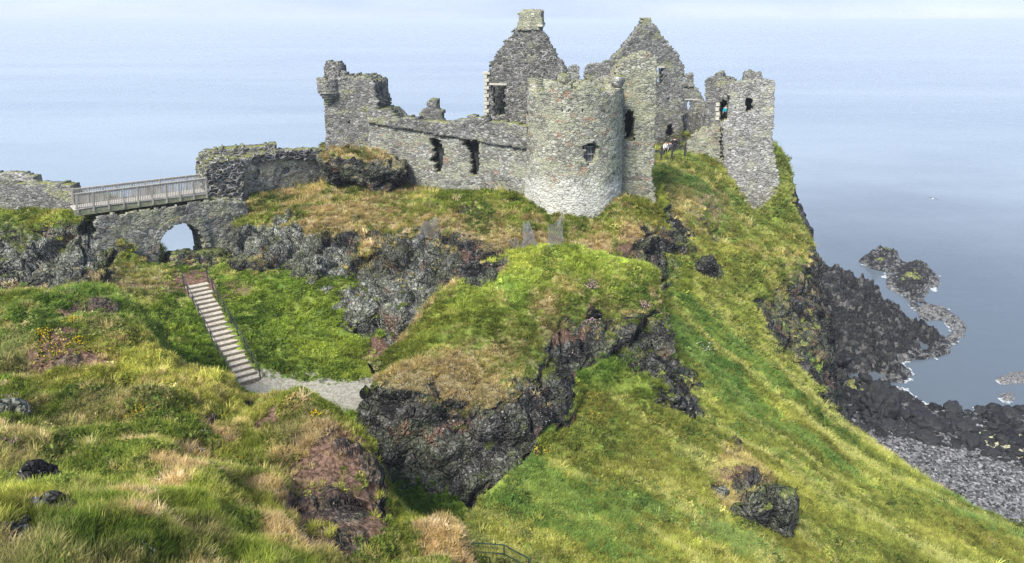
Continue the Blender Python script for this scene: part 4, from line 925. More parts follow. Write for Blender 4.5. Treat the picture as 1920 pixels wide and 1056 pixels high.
# right gable
pl = Plane((1146, 150, 79), (1284, 150, 80.6)); rg = root('gable_wall', pl, 1250, 285, 'tall pointed gable with a cross-barred window and a dark arched doorway at courtyard level', 'gable')
wall('wall', M['grey'], pl, [(1146, 114), (1165, 93), (1190, 61), (1204, 42), (1207, 34), (1221, 34), (1224, 42), (1245, 71), (1273, 104), (1275, 112), (1283, 122), (1281, 200), (1280, 300), (1146, 300)], 1.1,
     [[(1231.5, 128), (1244, 128), (1243, 157), (1233, 157)], [(1250.5, 256), (1251, 240), (1256, 233), (1261, 235), (1264, 243), (1264, 256)], [(1253, 183), (1256, 183), (1256, 189), (1253, 189)]], rg, seed=26, rag=.1)
pbox(pl, 'lintel', M['sandstone'], [(1230, 124.5), (1246, 127.5)], -.07, .6, rg)
m = MB(); a = pl.uv(1238, 128); b = pl.uv(1238, 157); m.bar(pl.P(a[0], a[1], .3), pl.P(b[0], b[1], .3), .13); a = pl.uv(1231, 141); b = pl.uv(1245, 141); m.bar(pl.P(a[0], a[1], .33), pl.P(b[0], b[1], .33), .12); m.build('window_mullion', M['dark'], rg)
m = MB(); a = pl.uv(1258, 244); m.box(pl.P(a[0], a[1], 1.6), (2.2, .2, 3), ax=np.array([[*pl.e, 0], [*pl.n, 0], [0, 0, 1]])); m.build('passage_back', M['dark_void'], rg)

# ruin with chimney beyond, dark court wall, rubble wall
pl = Plane((1280, 180, 88), (1330, 180, 87)); rr_ = root('ruined_house', pl, 1300, 230, 'ruined house end with a chimney stub and pale lintel, between right gable and cliff tower', 'ruin')
wall('wall', M['grey'], pl, [(1276, 150), (1284, 160), (1300, 160), (1309, 170), (1319, 188), (1326, 205), (1328, 262), (1276, 262)], 1.0, [[(1287, 190), (1292, 190), (1292, 207), (1287, 207)]], rr_, seed=28, rag=.1)
wall('chimney', M['grey'], pl, [(1282, 164), (1283, 139), (1299, 138), (1300, 164)], 1.2, [], rr_, seed=29, w0=-.1, rag=.06)
pbox(pl, 'lintel', M['sandstone'], [(1284, 185.5), (1312, 188.5)], -.08, .6, rr_)
pl = Plane((1276, 240, 86), (1334, 240, 76)); dw = wall('court_wall', M['dark'], pl, [(1274, 222), (1285, 214), (1310, 211), (1322, 214), (1330, 210), (1338, 225), (1338, 310), (1274, 310)], 1.0, [[(1281, 248), (1286, 246), (1286, 258), (1281, 258)]], seed=30, rag=.1)
tag(dw, 'dark rubble wall leading back into the courtyard behind the iron posts', 'wall')
pl = Plane((1284, 270, 72.2), (1352, 270, 71)); rw = wall('rubble_wall', M['lichen'], pl, [(1287, 270), (1294, 258), (1304, 248), (1316, 240), (1332, 236), (1350, 236), (1352, 310), (1287, 310)], 1.3, seed=31, rag=.18)
tag(rw, 'low pale rubble wall sloping up to the foot of the cliff tower', 'wall')

# cliff tower on the right
pl = Plane((1360, 250, 70.0), (1456, 250, 68.9)); rtw = root('cliff_tower', pl, 1405, 380, 'tall grey tower on the right cliff edge with a small dark window high up', 'tower')
wall('wall', M['pale'], pl, [(1366, 166), (1374, 156), (1393, 151), (1432, 150), (1450, 152), (1453, 158), (1452, 200), (1448, 260), (1452, 290), (1461, 330), (1466, 400), (1452, 430), (1366, 430), (1358, 330), (1354, 228), (1364, 226), (1367, 200)], 1.4,
     [[(1398, 186), (1403, 183), (1411, 184), (1411, 210), (1399, 211)], [(1371, 326), (1373.5, 326), (1373.5, 330), (1371, 330)], [(1407, 328), (1410, 328), (1410, 332), (1407, 332)]], rtw, seed=33)
wall('wall_stump', M['grey'], pl, [(1394, 154), (1396, 137), (1401, 133), (1416, 136), (1430, 135), (1431, 154)], 1.4, [], rtw, w0=.6, seed=34)
pl2 = Plane((1318, 250, 72.0), (1374, 250, 70.6))
wall('wall', M['grey'], pl2, [(1322, 152), (1327, 146), (1338, 145), (1341, 137), (1351, 135), (1355, 144), (1369, 147), (1376, 152), (1376, 350), (1350, 340), (1330, 300), (1323, 240)], 1.7, [[(1350, 192), (1356, 187), (1364, 190), (1364.5, 228), (1348.5, 228)]], rtw, seed=35)
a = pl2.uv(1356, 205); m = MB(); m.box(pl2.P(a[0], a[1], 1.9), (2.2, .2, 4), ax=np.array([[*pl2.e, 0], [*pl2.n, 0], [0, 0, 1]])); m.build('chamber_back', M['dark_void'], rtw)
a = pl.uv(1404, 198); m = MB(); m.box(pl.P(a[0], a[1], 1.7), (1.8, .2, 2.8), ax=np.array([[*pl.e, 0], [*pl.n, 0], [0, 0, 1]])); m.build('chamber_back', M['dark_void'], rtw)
DOORPL = pl2
for (yy, xx) in ((196, 1346), (205, 1345), (214, 1346), (222, 1345)):
    pbox(pl2, 'quoin', M['sandstone'], [(xx-3, yy-3.4), (xx+3, yy+3.4)], -.05, .5, rtw)

# gate walls at the end of the bridge
pl = Plane((383, 340, 53.6), (458, 340, 55.4)); gp_ = wall('gate_pier', M['blackstone'], pl, [(382, 345), (384, 322), (392, 310), (408, 302), (430, 299), (452, 300), (458, 312), (457, 400), (384, 400)], 2.6, seed=40, rag=.08, relief=.1)
tag(gp_, 'pier of black stones in thick white mortar at the right end of the footbridge', 'pier')
pl = Plane((366, 320, 56.2), (520, 320, 58.6)); gb_ = wall('gate_wall', M['dark'], pl, [(368, 330), (369, 305), (373, 291), (384, 285), (400, 282), (420, 279), (448, 276), (462, 277), (475, 276), (490, 273), (515, 272), (518, 278), (518, 380), (368, 380)], 1.4, seed=41)
tag(gb_, 'thick ragged wall curving up behind the black and white stone pier', 'wall')
pl = Plane((446, 330, 55.6), (618, 330, 62.2)); aw = root('approach_wall', pl, 520, 360, 'grey wall with two tiny barred openings climbing from the bridge to the square tower', 'wall')
wall('wall', M['curtain'], pl, [(446, 302), (470, 294), (520, 290), (560, 288), (610, 288), (618, 290), (618, 360), (560, 400), (500, 430), (446, 430)], 1.2, [[(475, 322), (487, 320), (487, 333), (475, 335)], [(530, 315), (544, 313), (543, 327), (530, 328)]], aw, seed=42)
wall('coping', M['blackstone'], pl, [(468, 295), (500, 287), (540, 282), (575, 280), (614, 281), (618, 283), (618, 303), (580, 300), (520, 300), (470, 308)], 1.4, [], aw, seed=43, w0=-.08, rag=.07)
grille(pl, 'window_grille', 475, 487, 321, 334, 5, .25, aw, M['grille'], .03); grille(pl, 'window_grille', 530, 544, 314, 328, 5, .25, aw, M['grille'], .03)

# stone arch under the bridge

pl = Plane((190, 430, 48.4), (462, 430, 55.0)); ar = root('stone_bridge', pl, 342, 480, 'rubble stone arch spanning the gap beneath the wooden footbridge', 'bridge')
arch = [(300, 520), (299, 468), (301, 452), (308, 437), (323, 424), (340, 418), (358, 422), (372, 431), (381, 447), (384, 470), (384, 520)]
wall('wall', M['bridge_stone'], pl, [(180, 404), (240, 398), (330, 386), (396, 375), (462, 380), (480, 430), (482, 540), (180, 540)], 3.0, [arch], ar, seed=45, rag=.1)
ac = pl.uv(343, 462)
for k in range(19):
    px, py = np.interp(k/18, np.linspace(0, 1, 9), [p[0] for p in arch[1:10]]), np.interp(k/18, np.linspace(0, 1, 9), [p[1] for p in arch[1:10]])
    q = pl.uv(px, py); d = q-ac; d = d/np.linalg.norm(d); q = q+d*.26; e3 = np.array([pl.e[0]*d[0], pl.e[1]*d[0], d[1]]); n3 = np.array([*pl.n, 0]); m = MB()
    m.box(pl.P(q[0], q[1], .18), (.46, .6, .36), ax=np.array([e3, n3, np.cross(e3, n3)])); m.build('arch_stone', M['bridge_stone'], ar)

# boundary walls on the left headland
pl = Plane((-70, 370, 50.6), (142, 370, 48.4)); bw = wall('boundary_wall', M['grey'], pl, [(-90, 348), (0, 347), (40, 345), (120, 344), (132, 348), (138, 366), (143, 420), (-90, 430)], .9, seed=47)
tag(bw, 'long low grey rubble wall on the left headland ending at the footbridge', 'wall')
pl = Plane((-70, 340, 57), (66, 340, 56.4)); bw2 = wall('boundary_wall', M['pale'], pl, [(-90, 327), (0, 325), (40, 327), (60, 331), (67, 341), (67, 380), (-90, 380)], .9, seed=48)
tag(bw2, 'short pale mossy-topped wall just behind the long low wall', 'wall')

# rock outcrop under the square tower
OT = []
def outcrop(name, c, rad, seed, label, dryv=.5, up=.55, sub=5, pale=.2):
    v, f = blob(seed, sub, .42 if seed != 62 else .3, (1, 1, 1), .2 if seed != 62 else .2); P = v*np.array(rad)+np.array(c)
    bm = np.linalg.norm(v, axis=1); nz = v[:, 2]/bm
    n = v/bm[:, None]; nz = nz+fbm(P, .9, 3, seed)*.5; D = displace(P, n, np.where(nz < up, 1., .3), np.zeros(len(P)), .7 if seed != 62 else .25, .55 if seed != 62 else .5)
    P = P+n*D[:, None]
    o = mk(name, P, f, M['terrain'], None, True, {'rock': ('FLOAT', np.where(nz < up, 1., .0)), 'dry': ('FLOAT', np.full(len(P), dryv)), 'soil': ('FLOAT', np.full(len(P), .25)), 'path': ('FLOAT', np.zeros(len(P))), 'pale': ('FLOAT', np.full(len(P), pale))})
    tag(o, label, 'rock')
    g_ = nz > up+.1; OT.append((P[g_], n[g_], dryv)); return o
outcrop('rock_outcrop', W(672, 322, 58.4), (3.2, 1.8, 1.5), 61, 'rock outcrop capped with grass at the foot of the square tower', .6, .75, 5, .35)
OUT2 = outcrop('rock_outcrop', W(1434, 962, 31.3), (1.05, .95, 1.6), 62, 'lone dark rock speckled with lichen on the lower green slope', .3, 1.5, 5, .1)
outcrop('rock', W(342, 496, 52.6), (2.6, 1.3, .9), 66, 'dark rock blocking the lower half of the stone arch', .3, 1.5, 5, .3)

#@@SMALL@@
# ------------------------------------------------------------------ wooden footbridge
pl = Plane((138, 380, 46.9), (392, 360, 52.4))
fb = empty('footbridge', pl.P(*pl.uv(265, 395))); tag(fb, 'pale wooden footbridge with slatted railings leading up to the castle gate', 'bridge')
def ln(a, b, f, w): q = pl.uv(a[0]+(b[0]-a[0])*f, a[1]+(b[1]-a[1])*f); return pl.P(q[0], q[1], w)
TL, TR = (140, 364), (388, 334); PL_, PR_ = (141, 391), (389.5, 363); BL_, BR_ = (141, 406), (391, 371)
zb = lambda p, dz: p+np.array([0, 0, dz])
BW = 1.75
for w, nm in ((0, 'front'), (BW, 'back')):
    t0, t1 = ln(TL, TR, 0, 0), ln(TL, TR, 1, 0); p0, p1 = ln(PL_, PR_, 0, 0), ln(PL_, PR_, 1, 0)
    sh = np.array([*(-pl.n*w), 0]); m = MB()
    m.bar(t0+sh, t1+sh, .11, .06); m.bar(zb(t0+sh, -.1), zb(t1+sh, -.1), .04, .09); m.bar(p0+sh, p1+sh, .05, .09)
    for k in range(78):
        f = (k+.5)/78; m.bar(p0*(1-f)+p1*f+sh, zb(t0*(1-f)+t1*f+sh, -.04), .022, .056, up=(pl.e[0], pl.e[1], 0))
    rl = m.build('railing', M['wood'], fb)
    for k in range(10):
        f = .012+k*.976/9; m = MB(); m.bar(zb(p0*(1-f)+p1*f+sh, -.34), zb(t0*(1-f)+t1*f+sh, .03), .1, .1, up=(pl.e[0], pl.e[1], 0))
        o = m.build('post', M['wood'], rl)
for w in (.07, BW-.07):
    b0, b1 = ln(BL_, BR_, 0, w), ln(BL_, BR_, 1, w); p0, p1 = ln(PL_, PR_, 0, w), ln(PL_, PR_, 1, w); h = .36
    m = MB(); m.bar(zb(b0, h/2), zb(b1, h/2), .12, h); m.build('beam', M['beam'], fb)
b0, b1 = ln(BL_, BR_, 0, BW/2), ln(BL_, BR_, 1, BW/2); m = MB()
for k in range(90):
    f = (k+.5)/90; L_ = np.linalg.norm(b1-b0)/90; e = (b1-b0)/np.linalg.norm(b1-b0); m.box(zb(b0*(1-f)+b1*f, .41), (L_*.9, BW-.1, .045), ax=np.array([e, [*pl.n, 0], np.cross(e, [*pl.n, 0])]))
m.build('deck', M['wood'], fb)

# ------------------------------------------------------------------ stairs in the gully
ctr = [(369, 536), (380, 560), (396, 590), (412, 620), (428, 650), (442, 680), (455, 705), (464, 721)]
cp = np.array([hit(*c)[0] for c in ctr]); s_ = np.concatenate([[0], np.cumsum(np.linalg.norm(np.diff(cp[:, :2], axis=0), axis=1))])
sz = np.polyfit(s_, cp[:, 2], 2); sx = np.polyfit(s_, cp[:, 0], 3); sy = np.polyfit(s_, cp[:, 1], 3)
def stp(s): return np.array([np.polyval(sx, s), np.polyval(sy, s), np.polyval(sz, s)+.13])
NST = 21; stc = empty('staircase', stp(s_[-1])); tag(stc, 'long earth stair with timber risers descending through the grassy hollow', 'stairs')
for k in range(NST):
    s0 = s_[-1]*k/NST; s1 = s_[-1]*(k+1)/NST; a = stp(s0); b = stp(s1); e = (b-a)*np.array([1, 1, 0]); L_ = np.linalg.norm(e); e /= L_; sd = np.array([-e[1], e[0], 0]); ax = np.array([e, sd, [0, 0, 1]])
    rs = random.Random(k); w_ = 1.42+rs.uniform(-.16, .16); tw = rs.uniform(-.05, .05); ax = np.array([e*math.cos(tw)+sd*math.sin(tw), sd*math.cos(tw)-e*math.sin(tw), [0, 0, 1]])
    m = MB(); c = (a+b)/2; zt = a[2]; m.box((c[0], c[1], zt-.2), (L_+.05, w_-.06, .4), ax=ax); st_ = m.build('step', M['tread'], stc)
    m = MB(); m.box((b[0], b[1], zt-.09), (.09, w_, .22), rz=0, ax=ax@np.eye(3)); m.build('riser', M['sleeper'], st_)
for side in (-1, 1):
    tops = []; m0 = None; hr = empty('handrail', stp(s_[-1]*.5)); tag(hr, 'thin dark metal handrail along the %s edge of the stair' % ('near left-hand' if side > 0 else 'far right-hand'), 'handrail', 'stair handrails')
    pts = []
    for k in range(9):
        s = s_[-1]*k/8; a = stp(s); b = stp(s+.1); e = (b-a)*np.array([1, 1, 0]); e /= np.linalg.norm(e); q = a-np.array([-e[1], e[0], 0])*side*.78; pts.append(q)
        m = MB(); m.bar(zb(q, -.3), zb(q, .95), .055); m.build('post', M['iron'], hr)
    m = MB(); m.tube([zb(q, .95) for q in pts], .024, 6); m.build('rail', M['iron'], hr)
    m = MB(); m.tube([zb(q, .5) for q in pts], .018, 6); m.build('rail', M['iron'], hr)

# green railing by the path at the bottom edge
hr = empty('handrail', W(945, 1045, 27.8)); tag(hr, 'green iron railing at a bend of the path, bottom edge of the view', 'handrail')
T = [W(850, 1014, 28.6), W(888, 1018, 28.2), W(945, 1022, 27.7), W(991, 1047, 26.6), W(1002, 1085, 25.6)]
for dz, r_ in ((0, .028), (-.45, .022)):
    m = MB(); m.tube([zb(q, dz) for q in T], r_, 8); m.build('rail', M['greeniron'], hr)
for q in T:
    m = MB(); m.tube([zb(q, -1.5), zb(q, .0)], .03, 8); m.build('post', M['greeniron'], hr)
T2 = [W(897, 1043, 27.2), W(918, 1046, 26.8), W(925, 1075, 26)]
m = MB(); m.tube(T2, .026, 8); m.build('rail', M['greeniron'], hr)
for q in T2[:2]:
    m = MB(); m.tube([zb(q, -1.3), q], .026, 8); m.build('post', M['greeniron'], hr)

# iron posts at the edge of the courtyard
ps = [W(1239, 306, 68.6), W(1259, 304, 69.0), W(1283, 299, 69.6)]
fe = empty('iron_fence', ps[1]); tag(fe, 'three dark iron posts with wires guarding the courtyard edge', 'fence')
for q in ps:
    m = MB(); m.bar(zb(q, -.4), zb(q, 1.65), .17); m.build('post', M['iron'], fe)
for h in (.4, 1.5):
    m = MB(); m.tube([zb(W(1226, 307, 68.3), h)]+[zb(q, h) for q in ps], .018, 6); m.build('rail', M['iron'], fe)

# ------------------------------------------------------------------ rockfall netting
def netting(corners, label, n, sag=.12):
    """diamond wire lattice hung between four photo corners, lying just off the slope"""
    C4 = []
    for c in corners:
        p, nn = hit(*c); C4.append(p+nn*.12*np.sign(nn@(np.array([0, 0, CAMH])-p)))
    a, b, c, d = C4; nrm = np.cross(b-a, d-a); nrm /= np.linalg.norm(nrm)
    if nrm@(np.array([0, 0, CAMH])-a) < 0: nrm = -nrm
    def at(u, v):
        p = a*(1-u)*(1-v)+b*u*(1-v)+c*u*v+d*(1-u)*v; h = BV.find_nearest(Vector(p))
        k = np.array(h[1]); k = k if k@nrm > 0 else -k
        return np.array(h[0])*.25+p*.75+nrm*(.2+sag*math.sin(u*7+v*5))
    m = MB(); N = n
    for k in range(-N, 2*N):
        for sgn in (1, -1):
            seg = []
            for j in range(N+1):
                u = (k+sgn*j)/N if sgn > 0 else (k+N-j)/N
                if 0 <= u <= 1: seg.append(at(u, j/N))
            for i in range(len(seg)-1): m.bar(seg[i], seg[i+1], .018, .01)
    o = m.build('wire_netting', M['mesh']); tag(o, label, 'netting', 'rockfall netting')
netting([(1062, 409), (1030, 428), (1027, 470), (1056, 468)][::1], 'tallest panel of wire netting, just below the round tower', 9)
netting([(992, 424), (982, 424), (974, 471), (1012, 468)], 'pointed panel of wire netting left of the tallest one', 9)
netting([(822, 412), (795, 420), (778, 452), (822, 450)], 'wire netting draped over the cliff edge below the curtain wall', 10)
netting([(972, 452), (955, 455), (955, 470), (972, 470)], 'small scrap of wire netting lowest on the slope below the curtain wall', 4)

# ------------------------------------------------------------------ people
def skin_mesh(V, E, rad, root, sub=1):
    me = bpy.data.meshes.new('sk'); me.from_pydata([tuple(v) for v in V], E, []); o = bpy.data.objects.new('sk', me); COL.objects.link(o)
    md = o.modifiers.new('s', 'SKIN'); sv = me.skin_vertices[0].data
    for i, r in enumerate(rad): sv[i].radius = (r, r) if not hasattr(r, '__len__') else r; sv[i].use_root = (i == root)
    md.use_smooth_shade = True; o.modifiers.new('ss', 'SUBSURF').levels = sub
    dg = bpy.context.evaluated_depsgraph_get(); ev = o.evaluated_get(dg); m2 = bpy.data.meshes.new_from_object(ev); bpy.data.objects.remove(o); return m2
SKIN = simple('skin', (.42, .24, .17), (.5, .3, .22), 4, .6)
HAIR = simple('hair', (.02, .014, .01), (.05, .035, .02), 9, .7)
def person(loc, rz, top, legs, label, stride=.18, h=1.72, hairc=HAIR, bend=.25):
    k = h/1.72; rootE = empty('person', loc, rz); tag(rootE, label, 'person')
    J = dict(pel=(0, 0, .95), sp=(0, 0, 1.15), ch=(0, -.01, 1.36), nk=(0, .0, 1.49), hb=(0, -.01, 1.57), ht=(0, -.005, 1.67))
    for s, n in ((-1, 'L'), (1, 'R')):
        st = stride*s
        J.update({'hip'+n: (.1*s, 0, .9), 'kn'+n: (.11*s, -st*.6-.04, .5), 'an'+n: (.11*s, -st+.03, .09), 'to'+n: (.12*s, -st-.14, .04),
                  'sh'+n: (.19*s, 0, 1.40), 'el'+n: (.25*s, .03+st*.4, 1.13), 'wr'+n: (.25*s, -bend*.6+st*.6, .93), 'pm'+n: (.245*s, -bend*.75+st*.65, .87)})
        for f in range(5):
            J['f%d%s' % (f, n)] = (.245*s+(-.03 if f == 4 else 0)*s, -bend*.8+st*.65+(.03-.02*f if f < 4 else -.05), .79+(.012*abs(f-1.5) if f < 4 else .06))
    def build(names, edges, rad, nm, mat):
        V = [np.array(J[n])*k for n in names]; ix = {n: i for i, n in enumerate(names)}
        me = skin_mesh(V, [(ix[a], ix[b]) for a, b in edges], [rad[n]*k for n in names], 0); me.name = nm; me.materials.clear(); me.materials.append(mat)
        o = bpy.data.objects.new(nm, me); COL.objects.link(o); o.parent = rootE; return o
    rad = dict(pel=.13, sp=.12, ch=.14, nk=.055, hb=.085, ht=.075)
    for n in 'LR':
        rad.update({'hip'+n: .085, 'kn'+n: .058, 'an'+n: .042, 'to'+n: .035, 'sh'+n: .055, 'el'+n: .042, 'wr'+n: .03, 'pm'+n: .034})
        for f in range(5): rad['f%d%s' % (f, n)] = .009
    E = [('pel', 'sp'), ('sp', 'ch'), ('ch', 'nk'), ('nk', 'hb'), ('hb', 'ht')]
    for n in 'LR':
        E += [('pel', 'hip'+n), ('hip'+n, 'kn'+n), ('kn'+n, 'an'+n), ('an'+n, 'to'+n), ('ch', 'sh'+n), ('sh'+n, 'el'+n), ('el'+n, 'wr'+n), ('wr'+n, 'pm'+n)]+[('pm'+n, 'f%d%s' % (f, n)) for f in range(5)]
    body = build(list(J), E, rad, 'body', SKIN)
    r2 = {a: b+.022 for a, b in rad.items()}
    build(['sp', 'pel', 'ch', 'shL', 'elL', 'wrL', 'shR', 'elR', 'wrR'], [('pel', 'sp'), ('sp', 'ch'), ('ch', 'shL'), ('shL', 'elL'), ('elL', 'wrL'), ('ch', 'shR'), ('shR', 'elR'), ('elR', 'wrR')], r2, 'jacket', top)
    build(['pel', 'hipL', 'knL', 'anL', 'hipR', 'knR', 'anR'], [('pel', 'hipL'), ('hipL', 'knL'), ('knL', 'anL'), ('pel', 'hipR'), ('hipR', 'knR'), ('knR', 'anR')], {a: b-.004 for a, b in r2.items()}, 'trousers', legs)
    for s in 'LR': build(['an'+s, 'to'+s], [('an'+s, 'to'+s)], {a: b+.016 for a, b in rad.items()}, 'shoe', M['iron'])
    v, f = blob(5, 2, .05, (.1, .115, .09)); v = v*k+np.array([0, .02, 1.655])*k
    me = bpy.data.meshes.new('hair'); me.from_pydata(v.tolist(), [], f.tolist()); me.materials.append(hairc); o = bpy.data.objects.new('hair', me); COL.objects.link(o); o.parent = rootE
    m = MB(); m.box(np.array([0, -.098, 1.615])*k, (.03, .035, .045)); me = bpy.data.meshes.new('nose'); me.from_pydata([tuple(v) for v in m.v], [], m.f); me.materials.append(SKIN); o = bpy.data.objects.new('nose', me); COL.objects.link(o); o.parent = rootE
    return rootE
cloth = lambda n, c: simple(n, tuple(.8*x for x in c), c, 7, .85)
q, _ = hit(1247, 292); 
CW_ = cloth('white_cotton', (.75, .75, .74)); CB_ = cloth('black_cotton', (.015, .016, .02)); CT_ = cloth('teal_nylon', (.02, .33, .42)); CG_ = cloth('grey_cotton', (.12, .12, .13)); CN_ = cloth('navy_denim', (.02, .025, .045))
def stand(px, py, d):
    p = W(px, py, d); g = ground(p[0], p[1], p[2]+3); p[2] = g if g is not None and abs(g-p[2]) < 3 else p[2]; return p
person(stand(1247, 291, 73), .2, CW_, CN_, 'person in a white top and dark trousers standing in the courtyard', .06)
person(stand(1263, 291, 72.6), 2.6, CB_, CB_, 'person in black clothes in the courtyard next to the one in white', .14)
person(stand(1256, 283, 75), 2.9, CG_, CN_, 'person in grey half hidden behind the two others in the courtyard', .05, 1.65)
a = DOORPL.uv(1357, 227.5); person(DOORPL.P(a[0], a[1], .45), -.3, CT_, CB_, 'person in a teal jacket in the doorway of the cliff tower', .08, 1.62)

# ------------------------------------------------------------------ gull over the sea
gl = empty('seagull', W(1749, 373, 60)); tag(gl, 'white gull with grey wings gliding low over the open sea', 'bird')
gl.rotation_euler = (0, 0, .5)
def local(nm, v, f, mat, par):
    me = bpy.data.meshes.new(nm); me.from_pydata([tuple(x) for x in v], [], [tuple(x) for x in f]); me.materials.append(mat); me.polygons.foreach_set('use_smooth', [True]*len(me.polygons)); o = bpy.data.objects.new(nm, me); COL.objects.link(o); o.parent = par; return o
v, f = blob(9, 3, .0, (.26, .075, .07), 0); v[:, 2] -= 0; v[:, 1] *= np.where(v[:, 0] < -.1, .6, 1); local('body', v, f, CW_, gl); gl.scale = (.7, .7, .7)
for s in (-1, 1):
    m = MB()
    P_ = [(.05, .05*s, .03), (.1, .3*s, .13), (-.02, .62*s, .06)]; Q_ = [(-.1, .05*s, .02), (-.06, .3*s, .12), (-.12, .62*s, .055)]
    vv = []
    for p, q2 in zip(P_, Q_): vv += [np.array(p)+(0, 0, .012), np.array(q2)+(0, 0, .006), np.array(q2)-(0, 0, .006), np.array(p)-(0, 0, .012)]
    ff = []
    for i in range(2):
        for k in range(4): ff.append((i*4+k, i*4+(k+1) % 4, (i+1)*4+(k+1) % 4, (i+1)*4+k))
    ff += [(0, 1, 2, 3), (8, 9, 10, 11)]; local('wing', vv, ff, CG_, gl)

# ------------------------------------------------------------------ rocks lying in the near turf
def near_rock(px, py, r, seed, label, pale=.2, flat=(1, .9, .8)):
    p, n = hit(px, py)
    if p is None: return
    v, f = blob(seed, 4, .25, flat, .2); P = v*r+p
    nn = v/np.linalg.norm(v, axis=1)[:, None]; P = P+nn*(displace(P*2.5, nn, np.ones(len(P)), np.zeros(len(P)), .2, .35)*.35*r)[:, None]
    z0 = np.zeros(len(P)); o = mk('rock', P, f, M['terrain'], None, True, {'rock': ('FLOAT', z0+1), 'dry': ('FLOAT', z0), 'soil': ('FLOAT', z0), 'path': ('FLOAT', z0), 'pale': ('FLOAT', z0+pale), 'bare': ('FLOAT', z0+1)}); tag(o, label, 'rock')
near_rock(20, 772, .55, 71, 'whitish lichen-covered stone at the left edge, under pink flowers', 1.)
near_rock(70, 908, .5, 72, 'black rock face breaking through the grass above a second black rock', .25, (.8, .8, 1.2))
near_rock(93, 958, .4, 73, 'lower of two black rocks in the grass near the left edge', .0)
near_rock(28, 1016, .5, 74, 'dark brown rock in the bottom left corner of the turf', .1)
near_rock(395, 792, .34, 75, 'narrow slanting grey stone half sunk in the foreground grass', .5, (.5, 1.3, .8))
near_rock(1352, 925, .36, 76, 'small pale stone left of the lone dark rock on the slope', .8)
near_rock(1324, 503, .9, 78, 'black boulder bedded in the slope below the cliff tower', .0, (.8, .8, 1.2))

# ------------------------------------------------------------------ flower clumps
M['leafy'] = leaf_mat('clump_leaves', None, (.07, .11, .025))
FM = {'yellow': leaf_mat('yellow_petals', None, (.62, .43, .03), .2), 'pink': leaf_mat('pink_petals', None, (.55, .33, .42), .2), 'white': leaf_mat('white_petals', None, (.7, .7, .66), .2), 'olive': leaf_mat('olive_petals', None, (.40, .33, .06), .2)}
def clump(px, py, rpx, kind, label, dens=1.0):
    p, n = hit(px, py)
    if p is None: return
    d = np.linalg.norm(p-np.array([0, 0, CAMH])); r = rpx/F*d*1.1
    rg_ = np.random.default_rng(int(px*7+py)); o = empty('flowering_plant', p); tag(o, label, 'plant', kind+' flower clumps in the turf')
    n = n if n[2] > 0 else -n
    t1 = np.cross(n, (0, 1, 0.2)); t1 /= np.linalg.norm(t1); t2 = np.cross(n, t1)
    def quads(N, s, hlo, hhi, up):
        a = rg_.uniform(0, 6.283, N); rr = r*np.sqrt(rg_.random(N))*(.8+.35*np.sin(a*3+px)); h = (hlo+(hhi-hlo)*rg_.random(N))*(1-.6*(rr/r)**2)
        c = p+t1*(rr*np.cos(a))[:, None]*1.2+t2*(rr*np.sin(a))[:, None]+np.array([0, 0, 1])*h[:, None]
        # follow the real ground under each sprig
        for i in range(N):
            g_ = BV.ray_cast(Vector(c[i]+n*1.2), Vector(-n), 3)
            if g_[0]: c[i] = np.array(g_[0])+n*h[i]
        u = rg_.normal(size=(N, 3)); u /= np.linalg.norm(u, axis=1)[:, None]; w = rg_.normal(size=(N, 3))*(1-up)+np.array([0, 0, 0]); w = np.cross(u, w+np.array([.01, .02, up])); w /= np.linalg.norm(w, axis=1)[:, None]
        s_ = s*rg_.uniform(.6, 1.3, N)[:, None]
        V = np.stack([c-u*s_, c-w*s_*.6, c+u*s_, c+w*s_*.6], 1).reshape(-1, 3); return V, np.arange(4*N).reshape(N, 4)
    s0 = max(.03, d*.0011)
    V, Fq = quads(int(160), s0*1.6, .0, .14, .2); mk('foliage', V, Fq, M['leafy'], o)
    V, Fq = quads(int(150*dens), s0*(.95 if kind != 'white' else .9), .08, .2, .6); mk('blossom', V, Fq, FM[kind], o)
for a in [(132, 604, 12, 'yellow', 'right one of two yellow clumps on the brown bank below the far left ridge'), (84, 626, 16, 'yellow', 'left one of two yellow clumps on the brown bank below the far left ridge'),
          (98, 664, 30, 'yellow', 'broad band of yellow flowers along the top of the eroded brown hump'), (150, 642, 14, 'yellow', 'small yellow clump at the right end of the eroded brown hump'),
          (258, 774, 18, 'yellow', 'lone yellow flower clump in the middle of the foreground grass'), (222, 722, 20, 'olive', 'dull yellow-green clump below the eroded brown hump'), (458, 866, 12, 'olive', 'dull orange-yellow clump left of the brown rocky bank'),
          (594, 780, 12, 'yellow', 'yellow clump on the crest right beside the gravel path'), (537, 757, 26, 'olive', 'olive-yellow herb patch on the crest below the stair foot'), (740, 958, 13, 'yellow', 'yellow clump at the foot of the brown rocky bank, beside the black cliff'),
          (1012, 845, 13, 'yellow', 'bright yellow bush where the black cliff meets the green slope'), (1115, 747, 20, 'olive', 'yellow-green flower patch under the red earth gully of the knoll'), (1118, 785, 16, 'olive', 'faint yellow flower patch in the hollow right of the knoll'), (1366, 838, 12, 'olive', 'orange-yellow clump above the lone dark rock'), (1225, 790, 20, 'olive', 'yellowish patch below the right-hand rocks of the knoll')]: clump(*a)
for a in [(24, 833, 22, 'pink', 'larger pink thrift clump at the left edge below the whitish stone', 1.6), (14, 750, 18, 'pink', 'pink thrift growing just above the whitish stone', 1.4), (1112, 536, 14, 'pink', 'pink flowers on the top of the knoll near its back edge'), (1105, 604, 16, 'pink', 'pink flowers along the upper rim of the knoll rocks'), (1210, 575, 12, 'pink', 'small pink patch on the right shoulder of the knoll')]: clump(*a)
